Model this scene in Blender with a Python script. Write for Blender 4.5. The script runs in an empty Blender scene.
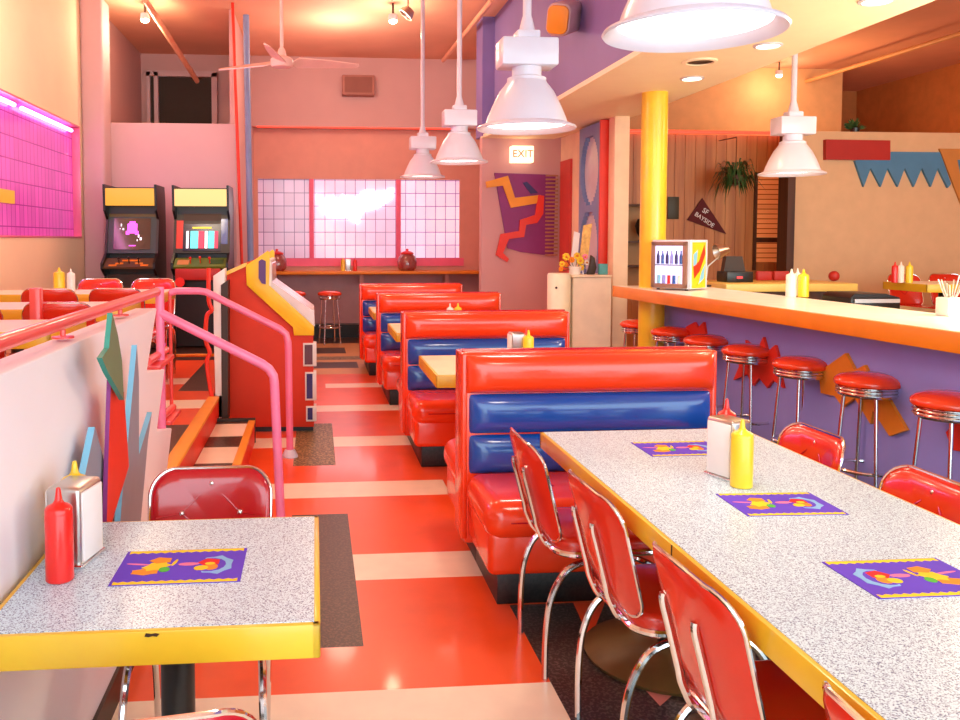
import bpy, bmesh, math, random
from mathutils import Vector, Matrix
random.seed(7)
C = bpy.context.scene.collection
PI = math.pi
R = math.radians

# ------------------------------------------------------------------ camera
FL = 860.0; PX = 392.0; PY = 286.0; CH = 1.48
psi = math.atan(77/FL); th = math.atan(46/FL)
fw = Vector((math.sin(psi)*math.cos(th), math.cos(psi)*math.cos(th), -math.sin(th)))
rt = Vector((math.cos(psi), -math.sin(psi), 0)); up = rt.cross(fw)
cd = bpy.data.cameras.new('camera'); cam = bpy.data.objects.new('camera', cd); C.objects.link(cam)
cd.sensor_width = 36; cd.lens = FL/960*36; cd.shift_x = (480-PX)/960; cd.shift_y = (PY-360)/960
cd.clip_start = 0.05
cam.matrix_world = Matrix.Translation((0, 0, CH)) @ Matrix((rt, up, -fw)).transposed().to_4x4()
bpy.context.scene.camera = cam

def at(x, y, X=None, Y=None, Z=None):
    d = fw + rt*((x-PX)/FL) - up*((y-PY)/FL)
    t = X/d.x if X is not None else Y/d.y if Y is not None else (Z-CH)/d.z
    return Vector((0, 0, CH)) + d*t

# ------------------------------------------------------------------ materials
def lin(c): return tuple(((v/255)/12.92 if v/255 <= .04045 else ((v/255+.055)/1.055)**2.4) for v in c)
MATS = {}
def mat(name, rgb, rough=.5, metal=0, coat=0, em=None, es=0, noise=.06, nscale=6, bump=0, bscale=40, spec=.5, trans=0, sat2=None):
    if name in MATS: return MATS[name]
    m = bpy.data.materials.new(name); m.use_nodes = True
    nt = m.node_tree; b = nt.nodes['Principled BSDF']
    c = lin(rgb)
    b.inputs['Roughness'].default_value = rough; b.inputs['Metallic'].default_value = metal
    b.inputs['Coat Weight'].default_value = coat; b.inputs['Coat Roughness'].default_value = .08
    b.inputs['Specular IOR Level'].default_value = spec
    b.inputs['Transmission Weight'].default_value = trans
    tc = nt.nodes.new('ShaderNodeTexCoord')
    n = nt.nodes.new('ShaderNodeTexNoise'); n.inputs['Scale'].default_value = nscale; n.inputs['Detail'].default_value = 4
    nt.links.new(tc.outputs['Object'], n.inputs['Vector'])
    r = nt.nodes.new('ShaderNodeValToRGB')
    r.color_ramp.elements[0].position = .3; r.color_ramp.elements[1].position = .7
    lo = tuple(v*(1-noise) for v in c); hi = tuple(min(1, v*(1+noise)) for v in c)
    if sat2: hi = lin(sat2)
    r.color_ramp.elements[0].color = (*lo, 1); r.color_ramp.elements[1].color = (*hi, 1)
    nt.links.new(n.outputs['Fac'], r.inputs['Fac']); nt.links.new(r.outputs['Color'], b.inputs['Base Color'])
    if bump:
        n2 = nt.nodes.new('ShaderNodeTexNoise'); n2.inputs['Scale'].default_value = bscale
        nt.links.new(tc.outputs['Object'], n2.inputs['Vector'])
        bp = nt.nodes.new('ShaderNodeBump'); bp.inputs['Strength'].default_value = bump; bp.inputs['Distance'].default_value = .01
        nt.links.new(n2.outputs['Fac'], bp.inputs['Height']); nt.links.new(bp.outputs['Normal'], b.inputs['Normal'])
    if em:
        b.inputs['Emission Color'].default_value = (*lin(em), 1); b.inputs['Emission Strength'].default_value = es
    MATS[name] = m; return m

def speck(name, rgb, dark, scale=160, thr=.42, rough=.35, soft=.1):
    m = mat(name, rgb, rough); nt = m.node_tree; b = nt.nodes['Principled BSDF']
    tc = [n for n in nt.nodes if n.type == 'TEX_COORD'][0]; n = [n for n in nt.nodes if n.type == 'TEX_NOISE'][0]
    r = [n for n in nt.nodes if n.type == 'VALTORGB'][0]
    n.inputs['Scale'].default_value = scale; n.inputs['Detail'].default_value = 1; n.inputs['Distortion'].default_value = .6
    r.color_ramp.elements[0].position = thr; r.color_ramp.elements[1].position = thr+soft
    r.color_ramp.elements[0].color = (*lin(dark), 1); r.color_ramp.elements[1].color = (*lin(rgb), 1)
    return m

def block(name, rgb, mortar, em, es, sx, sz, axes='XZ', rough=.2, var=.5, em2=None, nsc=1.2, mort=.012):
    """glass-block pane: brick texture for joints, emission where lit from behind"""
    m = mat(name, rgb, rough, coat=.3); nt = m.node_tree; b = nt.nodes['Principled BSDF']
    tc = [n for n in nt.nodes if n.type == 'TEX_COORD'][0]
    mp = nt.nodes.new('ShaderNodeMapping')
    mp.inputs['Rotation'].default_value = (R(90), 0, 0) if axes == 'XZ' else (R(90), 0, R(90))
    sp = nt.nodes.new('ShaderNodeSeparateXYZ'); cb = nt.nodes.new('ShaderNodeCombineXYZ')
    nt.links.new(tc.outputs['Object'], sp.inputs[0])
    nt.links.new(sp.outputs['X' if axes == 'XZ' else 'Y'], cb.inputs[0]); nt.links.new(sp.outputs['Z'], cb.inputs[1])
    br = nt.nodes.new('ShaderNodeTexBrick'); br.offset = 0; br.squash = 1
    br.inputs['Scale'].default_value = 1; br.inputs['Mortar Size'].default_value = mort
    br.inputs['Brick Width'].default_value = sx; br.inputs['Row Height'].default_value = sz
    br.inputs['Mortar Smooth'].default_value = .3
    nt.links.new(cb.outputs[0], br.inputs['Vector'])
    br.inputs['Color1'].default_value = (1, 1, 1, 1); br.inputs['Color2'].default_value = (.85, .85, .85, 1)
    br.inputs['Mortar'].default_value = (*[v*.9 for v in lin(mortar)], 1)
    mx = nt.nodes.new('ShaderNodeMix'); mx.data_type = 'RGBA'; mx.blend_type = 'MULTIPLY'; mx.inputs[0].default_value = 1
    mx.inputs[6].default_value = (*lin(rgb), 1); nt.links.new(br.outputs['Color'], mx.inputs[7])
    nt.links.new(mx.outputs[2], b.inputs['Base Color'])
    if em:
        n = nt.nodes.new('ShaderNodeTexNoise'); n.inputs['Scale'].default_value = nsc; n.inputs['Detail'].default_value = 2
        nt.links.new(cb.outputs[0], n.inputs['Vector'])
        r = nt.nodes.new('ShaderNodeValToRGB'); r.color_ramp.elements[0].position = .4; r.color_ramp.elements[1].position = .6
        r.color_ramp.elements[0].color = (*lin(em2 or em), 1); r.color_ramp.elements[1].color = (*lin(em), 1)
        nt.links.new(n.outputs['Fac'], r.inputs['Fac'])
        m2 = nt.nodes.new('ShaderNodeMix'); m2.data_type = 'RGBA'; m2.blend_type = 'MULTIPLY'; m2.inputs[0].default_value = 1
        nt.links.new(r.outputs['Color'], m2.inputs[6]); nt.links.new(br.outputs['Color'], m2.inputs[7])
        nt.links.new(m2.outputs[2], b.inputs['Emission Color']); b.inputs['Emission Strength'].default_value = es
    return m

def wood(name, a, bcol):
    m = mat(name, a, .45); nt = m.node_tree
    n = [n for n in nt.nodes if n.type == 'TEX_NOISE'][0]; tc = [n for n in nt.nodes if n.type == 'TEX_COORD'][0]
    mp = nt.nodes.new('ShaderNodeMapping'); mp.inputs['Scale'].default_value = (9, 9, .5)
    nt.links.new(tc.outputs['Object'], mp.inputs[0]); nt.links.new(mp.outputs[0], n.inputs['Vector']); n.inputs['Scale'].default_value = 1.5
    r = [n for n in nt.nodes if n.type == 'VALTORGB'][0]
    r.color_ramp.elements[0].color = (*lin(bcol), 1); r.color_ramp.elements[1].color = (*lin(a), 1)
    return m

VRED = mat('red_vinyl', (242, 66, 26), .22, coat=.5, noise=.05, nscale=3, bump=.08, bscale=6)
VRED2 = mat('dark_red_vinyl', (184, 12, 32), .2, coat=.6, noise=.06, nscale=4, bump=.06, bscale=8)
VBLUE = mat('blue_vinyl', (18, 74, 164), .2, coat=.6, noise=.08, nscale=3, bump=.1, bscale=6)
CHROME = mat('chrome', (225, 222, 222), .1, metal=1, noise=.02)
STEEL = mat('brushed_steel', (200, 196, 190), .28, metal=1, noise=.05, nscale=30)
LAMW = speck('speckled_laminate', (216, 242, 255), (84, 104, 150), 340, .36, .3, .13)
YEDGE = mat('yellow_edge', (236, 190, 44), .35, coat=.2, noise=.05)
BLACK = mat('black_paint', (20, 17, 17), .35)
BLACKG = speck('black_granite_plinth', (30, 24, 22), (12, 8, 8), 60, .45, .4)
DISK = mat('bronze_base', (112, 84, 44), .4, metal=.2, noise=.2)
WHITE = mat('white_enamel', (222, 218, 232), .3, coat=.2, noise=.02)
WPAPER = mat('white_paper', (238, 232, 230), .6)
LOWW = mat('low_wall_paint', (246, 244, 250), .5, noise=.03, nscale=2)
WALLP = mat('pink_wall_paint', (214, 176, 180), .7, noise=.03, nscale=2)
WALLL = mat('peach_wall_paint', (252, 230, 198), .7, noise=.03, nscale=2)
WALLB = mat('rose_wall_paint', (212, 164, 162), .7, noise=.03, nscale=2)
WALLS = mat('salmon_recess_paint', (228, 164, 148), .7, noise=.03)
CEIL = mat('ceiling_paint', (238, 172, 142), .75, noise=.06, nscale=1.5)
CREAM = mat('cream_soffit_paint', (255, 238, 204), .65, noise=.02)
PURPLE = mat('lavender_paint', (136, 116, 178), .6, noise=.05, nscale=2)
PURPC = mat('periwinkle_panel_paint', (150, 152, 230), .5, noise=.05, nscale=2)
TAN = mat('tan_wall_paint', (222, 180, 136), .65, noise=.04)
OCEIL = mat('orange_wall_paint', (214, 128, 66), .7, noise=.08)
REDF = mat('red_floor_tile', (238, 86, 32), .3, coat=.15, noise=.07, nscale=5)
CREF = mat('cream_floor_tile', (244, 226, 202), .32, noise=.04, nscale=9)
DRKF = speck('dark_floor_tile', (92, 66, 50), (52, 34, 26), 90, .5, .35)
OLVF = speck('olive_floor_tile', (176, 148, 98), (96, 76, 44), 60, .5, .4)
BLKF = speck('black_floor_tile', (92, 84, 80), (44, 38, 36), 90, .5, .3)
PNKF = mat('pink_floor_tile', (214, 130, 118), .35)
TANF = mat('tan_floor_tile', (208, 150, 88), .4)
ORANGE = mat('orange_paint', (250, 146, 30), .4, coat=.2)
ORANGE2 = mat('amber_paint', (232, 140, 30), .45)
NOSE = mat('orange_nosing', (244, 160, 50), .45)
YELLOW = mat('yellow_paint', (255, 206, 50), .35, coat=.3)
YPLAS = mat('yellow_plastic', (244, 208, 44), .3, coat=.3)
RPLAS = mat('red_plastic', (232, 32, 22), .3, coat=.3)
WPLAS = mat('white_plastic', (238, 232, 222), .35)
PINK = mat('pink_rail_paint', (250, 128, 168), .3, coat=.4)
CORAL = mat('coral_rail_paint', (240, 78, 74), .32, coat=.4)
PMAT = mat('purple_paper', (104, 72, 208), .75, spec=.15)
GREEN = mat('sage_green_paint', (104, 128, 92), .5)
GREENE = mat('teal_edge_paint', (60, 150, 132), .5)
GREY = mat('slate_grey_paint', (140, 146, 160), .5)
LBLUE = mat('sky_blue_paint', (130, 196, 226), .5)
SKYB = mat('blue_zigzag_paint', (74, 130, 168), .5)
BLUEP = mat('grey_blue_paint', (128, 146, 190), .5)
REDP = mat('brick_red_paint', (176, 34, 24), .5)
REDO = mat('scarlet_paint', (232, 50, 26), .45)
MAG = mat('magenta_panel_paint', (140, 46, 122), .55)
INDI = mat('indigo_paint', (52, 44, 110), .5)
MAROON = mat('maroon_felt', (92, 18, 22), .8)
WOOD = wood('wood_panelling', (206, 134, 74), (172, 98, 48))
DWOOD = wood('dark_wood', (94, 52, 26), (60, 32, 16))
LEAF = mat('leaf_green', (48, 84, 36), .5, noise=.3)
GLASS = mat('clear_glass', (250, 250, 250), .03, trans=1, noise=0)
CABRED = mat('cabinet_red', (216, 54, 20), .65, coat=0, noise=.07, nscale=4)
CABY = mat('cabinet_yellow', (250, 200, 36), .4)
DKBRN = mat('dark_brown_laminate', (58, 38, 24), .5)
WIN_DARK = mat('dark_window', (50, 32, 20), .7)
COUNTW = mat('counter_white_laminate', (250, 246, 236), .3, coat=.2)
def emit(name, rgb, s):
    return mat(name, rgb, .4, em=rgb, es=s)
LAMPE = emit('lamp_diffuser', (255, 246, 232), 5)
SPOTE = emit('spot_bulb', (255, 236, 200), 14)
NEONR = emit('red_neon', (255, 60, 40), 2.6)
NEONP = emit('pink_white_neon', (255, 170, 240), 4.5)

# ------------------------------------------------------------------ mesh builder
class MB:
    def __init__(s): s.bm = bmesh.new(); s.mats = []
    def mi(s, m):
        if m not in s.mats: s.mats.append(m)
        return s.mats.index(m)
    def _merge(s, b, m, M=None):
        k = s.mi(m) if m else 0
        for f in b.faces: f.material_index = k
        if M: bmesh.ops.transform(b, matrix=M, verts=b.verts)
        me = bpy.data.meshes.new('t'); b.to_mesh(me); b.free(); s.bm.from_mesh(me); bpy.data.meshes.remove(me)
    def box(s, x0, x1, y0, y1, z0, z1, m=None, bev=0, seg=2, M=None):
        b = bmesh.new()
        T = Matrix.Translation(((x0+x1)/2, (y0+y1)/2, (z0+z1)/2)) @ Matrix.Diagonal((abs(x1-x0), abs(y1-y0), abs(z1-z0), 1))
        bmesh.ops.create_cube(b, size=1, matrix=T)
        if bev: bmesh.ops.bevel(b, geom=b.edges[:], offset=bev, segments=seg, profile=.5, affect='EDGES', clamp_overlap=True)
        s._merge(b, m, M); return s
    def lathe(s, prof, n=32, m=None, M=None, cx=0, cy=0):
        b = bmesh.new(); rings = []
        for r, z in prof:
            if r < 1e-5: rings.append([b.verts.new((cx, cy, z))])
            else: rings.append([b.verts.new((cx+r*math.cos(2*PI*k/n), cy+r*math.sin(2*PI*k/n), z)) for k in range(n)])
        for a, c in zip(rings, rings[1:]):
            for k in range(n):
                k2 = (k+1) % n
                if len(a) == 1 and len(c) == 1: continue
                if len(a) == 1: b.faces.new((a[0], c[k2], c[k]))
                elif len(c) == 1: b.faces.new((a[k], a[k2], c[0]))
                else: b.faces.new((a[k], a[k2], c[k2], c[k]))
        bmesh.ops.recalc_face_normals(b, faces=b.faces)
        s._merge(b, m, M); return s
    def cyl(s, cx, cy, z0, z1, r, m=None, n=24, M=None, r2=None):
        r2 = r if r2 is None else r2
        return s.lathe([(0, z0), (r, z0), (r2, z1), (0, z1)], n, m, M, cx, cy)
    def tube(s, pts, r, n=10, m=None, closed=False, sub=0, M=None, radii=None):
        P = [Vector(p) for p in pts]
        if sub:
            Q = []; N = len(P)
            for i in range(N if closed else N-1):
                p0 = P[i-1] if (i > 0 or closed) else P[0]; p1 = P[i]; p2 = P[(i+1) % N]
                p3 = P[(i+2) % N] if (closed or i+2 < N) else P[-1]
                for k in range(sub):
                    t = k/sub
                    Q.append(.5*((2*p1)+(-p0+p2)*t+(2*p0-5*p1+4*p2-p3)*t*t+(-p0+3*p1-3*p2+p3)*t**3))
            if not closed: Q.append(P[-1])
            P = Q
        b = bmesh.new(); N = len(P); rings = []; nv = None
        for i in range(N):
            if closed: tg = P[(i+1) % N]-P[i-1]
            else: tg = P[min(i+1, N-1)]-P[max(i-1, 0)]
            tg.normalize()
            if nv is None: nv = tg.orthogonal().normalized()
            nv = (nv-tg*nv.dot(tg)).normalized(); bv = tg.cross(nv)
            rr = radii[i] if radii and len(radii) == N else r
            rings.append([b.verts.new(P[i]+(nv*math.cos(2*PI*k/n)+bv*math.sin(2*PI*k/n))*rr) for k in range(n)])
        for i in range(N if closed else N-1):
            a, c = rings[i], rings[(i+1) % N]
            off = 0
            if closed and i == N-1:
                off = min(range(n), key=lambda o: (a[0].co-c[o].co).length)
            for k in range(n):
                b.faces.new((a[k], a[(k+1) % n], c[(k+1+off) % n], c[(k+off) % n]))
        if not closed:
            b.faces.new(rings[0][::-1]); b.faces.new(rings[-1])
        bmesh.ops.recalc_face_normals(b, faces=b.faces)
        s._merge(b, m, M); return s
    def prism(s, poly, axis, a0, a1, m=None, bev=0, seg=2, M=None, holes=()):
        """poly: 2D points in the plane normal to axis: X->(y,z)  Y->(x,z)  Z->(x,y)"""
        def v3(p, a): return {'X': (a, p[0], p[1]), 'Y': (p[0], a, p[1]), 'Z': (p[0], p[1], a)}[axis]
        b = bmesh.new()
        bot = [b.verts.new(v3(p, a0)) for p in poly]; top = [b.verts.new(v3(p, a1)) for p in poly]
        n = len(poly)
        for k in range(n): b.faces.new((bot[k], bot[(k+1) % n], top[(k+1) % n], top[k]))
        if n > 4:
            for ring in (bot, top):
                es = [b.edges.get((ring[k], ring[(k+1) % n])) for k in range(n)]
                bmesh.ops.triangle_fill(b, use_beauty=True, use_dissolve=True, edges=es)
        else:
            b.faces.new(bot[::-1]); b.faces.new(top)
        bmesh.ops.recalc_face_normals(b, faces=b.faces)
        if bev:
            ed = [e for e in b.edges if e.is_manifold and e.calc_face_angle(0) > .5]
            bmesh.ops.bevel(b, geom=ed, offset=bev, segments=seg, profile=.5, affect='EDGES', clamp_overlap=True)
        s._merge(b, m, M); return s
    def sphere(s, c, r, m=None, sz=1, n=16, M=None):
        b = bmesh.new(); bmesh.ops.create_uvsphere(b, u_segments=n, v_segments=max(6, n//2), radius=r)
        bmesh.ops.transform(b, matrix=Matrix.Translation(c) @ Matrix.Diagonal((1, 1, sz, 1)), verts=b.verts)
        s._merge(b, m, M); return s
    def face(s, pts, m=None):
        b = bmesh.new(); b.faces.new([b.verts.new(p) for p in pts]); s._merge(b, m); return s
    def grid(s, fn, nu, nv, m=None):
        b = bmesh.new(); V = [[b.verts.new(fn(i/nu, j/nv)) for j in range(nv+1)] for i in range(nu+1)]
        for i in range(nu):
            for j in range(nv): b.faces.new((V[i][j], V[i+1][j], V[i+1][j+1], V[i][j+1]))
        s._merge(b, m); return s
    def build(s, name, m=None, parent=None, label=None, kind=None, ang=38):
        me = bpy.data.meshes.new(name)
        if m: s.mats = [m]
        s.bm.to_mesh(me); s.bm.free()
        for mm in s.mats: me.materials.append(mm)
        if m:
            for p in me.polygons: p.material_index = 0
        for p in me.polygons: p.use_smooth = True
        me.set_sharp_from_angle(angle=R(ang))
        o = bpy.data.objects.new(name, me); C.objects.link(o)
        if parent: o.parent = parent
        if label: o['label'] = label
        if kind: o['kind'] = kind
        return o

def tag(o, label, cat, group=None):
    o['label'] = label; o['category'] = cat
    if group: o['group'] = group
    return o
def thing(name, label, cat, loc=(0, 0, 0), rz=0, group=None):
    o = bpy.data.objects.new(name, None); o.empty_display_size = .1; C.objects.link(o)
    o.location = loc; o.rotation_euler = (0, 0, R(rz)); return tag(o, label, cat, group)
def struct(name, mb, m=None, label=None, parent=None):
    o = mb.build(name, m, parent); o['kind'] = 'structure'
    if label: o['label'] = label
    return o
def copy_tree(o, parent=None):
    c = o.copy(); C.objects.link(c); c.parent = parent
    for ch in list(o.children): copy_tree(ch, c)
    return c
def dup(root, label, loc, rz=None, group=None):
    c = copy_tree(root); c.location = loc; c['label'] = label
    if rz is not None: c.rotation_euler = (0, 0, R(rz))
    if group: c['group'] = group
    return c
def light(name, typ, loc, energy, col, size=.1, rot=None, spot=None, blend=.6, sy=None):
    d = bpy.data.lights.new(name, typ); d.energy = energy; d.color = col
    if typ == 'AREA':
        d.size = size
        if sy: d.shape = 'RECTANGLE'; d.size_y = sy
    else: d.shadow_soft_size = size
    if typ == 'SPOT': d.spot_size = R(spot); d.spot_blend = blend
    o = bpy.data.objects.new(name, d); C.objects.link(o); o.location = loc
    if rot: o.rotation_euler = tuple(R(a) for a in rot)
    return o
def rrect(w, h, r, n=5, cx=0, cy=0, rb=None):
    rb = r if rb is None else rb
    out = []
    for (sx, sy, a0, rr) in ((1, 1, 0, r), (-1, 1, 90, r), (-1, -1, 180, rb), (1, -1, 270, rb)):
        for k in range(n+1):
            a = R(a0+90*k/n); out.append((cx+sx*(w/2-rr)+rr*math.cos(a), cy+sy*(h/2-rr)+rr*math.sin(a)))
    return out

# ------------------------------------------------------------------ floors (tile pattern = faces of one mesh)
def clip(poly, a, b, keep_left=True):
    out = []; n = len(poly)
    def side(p): return ((b[0]-a[0])*(p[1]-a[1])-(b[1]-a[1])*(p[0]-a[0]))*(1 if keep_left else -1)
    for i in range(n):
        p, q = poly[i], poly[(i+1) % n]; sp, sq = side(p), side(q)
        if sp >= -1e-9: out.append(p)
        if (sp > 1e-9 and sq < -1e-9) or (sp < -1e-9 and sq > 1e-9):
            t = sp/(sp-sq); out.append((p[0]+t*(q[0]-p[0]), p[1]+t*(q[1]-p[1])))
    return out if len(out) > 2 else None
def area(p): return .5*sum(p[i][0]*p[(i+1) % len(p)][1]-p[(i+1) % len(p)][0]*p[i][1] for i in range(len(p)))
def paint(pieces, poly, m):
    if area(poly) < 0: poly = poly[::-1]
    res = []
    for p, pm in pieces:
        cur = p
        for i in range(len(poly)):
            if cur is None: break
            a, b = poly[i], poly[(i+1) % len(poly)]
            o = clip(cur, a, b, False)
            if o and abs(area(o)) > 1e-7: res.append((o, pm))
            cur = clip(cur, a, b, True)
        if cur and abs(area(cur)) > 1e-7: res.append((cur, m))
    return res
def rc(x0, x1, y0, y1): return [(x0, y0), (x1, y0), (x1, y1), (x0, y1)]
def tiled(name, base, bm_, paints, z, thick, label=None):
    pieces = [(base, bm_)]
    for p, m in paints: pieces = paint(pieces, p, m)
    mb = MB()
    for p, m in pieces: mb.face([(x, y, z) for x, y in p], m)
    xs = [p[0] for p in base]; ys = [p[1] for p in base]
    mb.box(min(xs), max(xs), min(ys), max(ys), z-thick, z-.004, bm_)
    return struct(name, mb, None, label)
def P2(x, y, Z): v = at(x, y, Z=Z); return (v.x, v.y)

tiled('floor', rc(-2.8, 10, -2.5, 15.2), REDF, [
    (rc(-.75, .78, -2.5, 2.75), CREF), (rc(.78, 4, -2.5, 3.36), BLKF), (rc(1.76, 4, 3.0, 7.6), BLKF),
    (rc(3.0, 10, -2.5, 15.2), TANF),
    (rc(-.13, .17, 3.06, 4.59), DRKF), (rc(.17, .78, 3.67, 3.98), CREF), (rc(-.7, .78, 4.89, 5.2), CREF),
    (rc(-.15, .13, 5.6, 6.9), OLVF), (rc(.13, .74, 6.11, 6.42), CREF), (rc(-.5, -.15, 6.11, 6.42), CREF),
    (rc(0, .74, 7.38, 7.66), CREF), (rc(.1, .7, 8.57, 8.83), CREF),
    (rc(-1.2, 3, 9.45, 13.2), TANF), (rc(-.2, .5, 9.9, 10.4), DRKF), (rc(-.6, .4, 11.2, 11.8), DRKF), (rc(.0, 1.4, 10.6, 10.9), OLVF), (rc(-1.2, 2, 12.3, 13.2), DRKF),
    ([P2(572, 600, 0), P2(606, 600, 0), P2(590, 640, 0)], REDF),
    ([P2(636, 680, 0), P2(690, 680, 0), P2(660, 706, 0)], PNKF),
], 0, .1)
PZ = .32
tiled('floor_platform', rc(-2.6, -.74, -2.4, 10.3), REDF, [
    (rc(-1.6, -.74, 4.3, 5.45), DRKF), (rc(-1.6, -.74, 5.98, 6.3), CREF), (rc(-1.6, -.95, 7.0, 7.3), CREF),
    ([P2(178, 391, PZ), P2(213, 391, PZ), P2(206, 361, PZ)], DRKF),
    (rc(-2.6, -.74, 8.4, 10.3), DRKF)], PZ, PZ-.001, 'raised tiled dining platform with red cream and dark brown tiles')
mb = MB()
mb.box(-.745, -.715, 3.85, 6.4, 0, PZ-.02, REDO); mb.box(-.79, -.71, 3.85, 6.4, PZ-.02, PZ+.006, NOSE, .004)
mb.box(-.74, -.70, 6.45, 10.3, 0, PZ+.004, REDO)
struct('trim_1', mb, None, 'orange nosing and red riser along the platform edge')
tiled('floor_step', rc(-.712, -.46, 3.9, 6.28), DRKF, [(rc(-.712, -.46, 5.8, 6.2), CREF), (rc(-.712, -.46, 5.1, 5.5), CREF), (rc(-.712, -.46, 4.2, 4.6), CREF)], .16, .159, 'low tiled step below the platform')
mb = MB(); mb.box(-.475, -.445, 3.9, 6.28, 0, .145, REDO); mb.box(-.49, -.44, 3.9, 6.28, .145, .167, NOSE, .004); mb.box(-.72, -.44, 6.28, 6.31, 0, .18, DKBRN)
struct('trim_2', mb, None, 'orange nosing on the low step')

# ------------------------------------------------------------------ room shell
CZ = 4.2
mb = MB(); mb.box(-2.9, 10.2, -2.6, 15.4, CZ, CZ+.12)
struct('ceiling', mb, CEIL)
# left wall with opening for the neon window (Y 4.3..9.88, Z 1.5..2.74)
WY0, WY1, WZ0, WZ1 = 4.4, 9.9, 1.50, 2.74
mb = MB()
mb.box(-2.8, -2.6, -2.5, WY0, 0, CZ); mb.box(-2.8, -2.6, WY1, 13.4, 0, CZ)
mb.box(-2.8, -2.6, WY0, WY1, 0, WZ0); mb.box(-2.8, -2.6, WY0, WY1, WZ1, CZ)
struct('wall_left', mb, WALLL)
# neon lit window
w1 = MB().box(-2.70, -2.68, WY0, WY1, WZ0, WZ1).build('window_1', block('magenta_glass_block', (224, 112, 210), (190, 100, 190), (206, 50, 176), .42, .11, .2, 'YZ', em2=(222, 60, 186), mort=.006))
w1['kind'] = 'structure'; w1['label'] = 'magenta neon lit glass block window in left wall'
mb = MB()
for (y0, y1, z0, z1) in ((WY0+.001, WY1-.001, WZ0+.001, WZ0+.02), (WY0+.001, WY1-.001, WZ1-.02, WZ1-.001), (WY1-.02, WY1-.001, WZ0+.02, WZ1-.02), (WY0+.001, WY0+.02, WZ0+.02, WZ1-.02)):
    mb.box(-2.679, -2.592, y0, y1, z0, z1, bev=.003)
mb.build('window_frame', PINK, w1)
for y0, y1 in ((4.5, 6.2), (6.35, 7.95), (8.15, 9.75)):
    o = MB().tube([(-2.645, y0, 2.675), (-2.645, y1, 2.675)], .02, 12).build('neon_tube', NEONP)
    tag(o, 'pinkish white neon tube at %s top of the left window' % {4.5: 'the near end of the', 6.35: 'the middle of the', 8.15: 'the far end of the'}[y0], 'neon tube', 'tubes in the left window')
tag(MB().box(-2.676, -2.655, 6.2, 7.95, at(17, 204, X=-2.65).z, at(17, 191, X=-2.65).z, bev=.004).build('reflection_strip', mat('amber_reflection', (120, 80, 20), .4, em=(255, 176, 50), es=.8, noise=.4, nscale=5)), 'small amber glowing strip imitating a reflection in the magenta window', 'sign')  # glowing strip stands in for an amber reflection on the pane
# corner pilaster, alcove and cabinet wall
mb = MB(); mb.box(-2.6, -2.35, 9.98, 10.35, PZ, CZ, bev=.04, seg=4); mb.box(-2.6, -.92, 10.3, 10.45, PZ-.3, 2.84, bev=.01)
struct('wall_alcove', mb, WALLP, 'pink wall with open ledge above arcade cabinets')
mb = MB(); mb.box(-2.6, -2.52, 10.4, 13.1, 2.6, CZ); mb.box(-1.15, -.93, 12.3, 13.1, 2.6, CZ); mb.box(-2.6, -.92, 13.1, 13.3, 0, CZ); mb.box(-2.6, -1, 10.45, 13.1, 2.55, 2.6)
struct('wall_loft', mb, WALLB, 'rose wall behind the open ledge')
mb = MB()
a = at(150, 76, Y=12.9); b = at(212, 124, Y=12.9)
mb.box(a.x, b.x, 12.95, 13.0, 2.62, a.z, WIN_DARK); fx = at(156, 80, Y=12.9).x
w2 = struct('window_2', mb, None, 'dark window above the arcade cabinets')
mb = MB()
for x0, x1 in ((a.x-.05, a.x), (fx-.03, fx+.03), (b.x, b.x+.08)): mb.box(x0, x1, 12.88, 12.96, 2.6, a.z+.06)
mb.box(a.x-.05, b.x+.08, 12.88, 12.96, a.z, a.z+.08); mb.build('window_frame', WALLP, w2)
# back wall with recess
BY = 13.25; RX0, RX1 = -.95, 2.6; RZ1 = 3.17; WX0, WX1, BZ0, BZ1 = -.86, at(459.5, 200, Y=13.28).x, 1.2, 2.41
mb = MB(); mb.box(-2.6, 2.8, BY-.25, BY-.05, RZ1, CZ); mb.box(-1.0, RX0, 10.45, BY-.05, 0, CZ)
mb.box(2.75, 2.8, 13.0, 13.2, 0, RZ1)
struct('wall_back', mb, WALLB)
mb = MB(); mb.box(RX0, 3.2, BY-.02, BY, 0, .96); struct('wall_dado', mb, mat('mauve_dado_paint', (190, 150, 156), .6), 'mauve wall below the window counter')
mb = MB(); mb.box(RX0, 3.2, BY, BY+.15, 0, BZ0); mb.box(RX0, 3.2, BY, BY+.15, BZ1, RZ1+.2)
mb.box(RX0, WX0, BY, BY+.15, BZ0, BZ1); mb.box(WX1, 3.2, BY, BY+.15, BZ0, BZ1)
struct('wall_recess', mb, WALLS, 'salmon recessed wall around the glass block window')
gm = (at(311.5, 200, Y=BY).x, at(398.5, 200, Y=BY).x)
w3 = MB().box(WX0, WX1, BY+.1, BY+.14, BZ0, BZ1).build('window_3', mat('street_haze', (200, 160, 200), .8)); w3['kind'] = 'structure'; w3['label'] = 'pale pink glass block window in back wall'
for k, (x0, x1, e1, e2, es, lb) in enumerate(((WX0, gm[0], (214, 170, 206), (176, 140, 186), .42, 'dim lilac glass block pane'), (gm[0], gm[1], (255, 222, 236), (226, 160, 204), .62, 'pink white glass block pane'), (gm[1], WX1, (255, 232, 250), (230, 196, 230), .72, 'bright white lilac glass block pane'))):
    MB().box(x0, x1, BY+.05, BY+.1, BZ0, BZ1).build('glass_block_pane', block('street_glass_block_%d' % k, (225, 205, 225), (150, 118, 165), e1, es, .156, .2, 'XZ', em2=e2, nsc=.9, mort=.006), w3, lb)
mb = MB()
for x in gm: mb.box(x-.035, x+.035, BY-.01, BY+.05, BZ0, BZ1, bev=.005)
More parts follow.
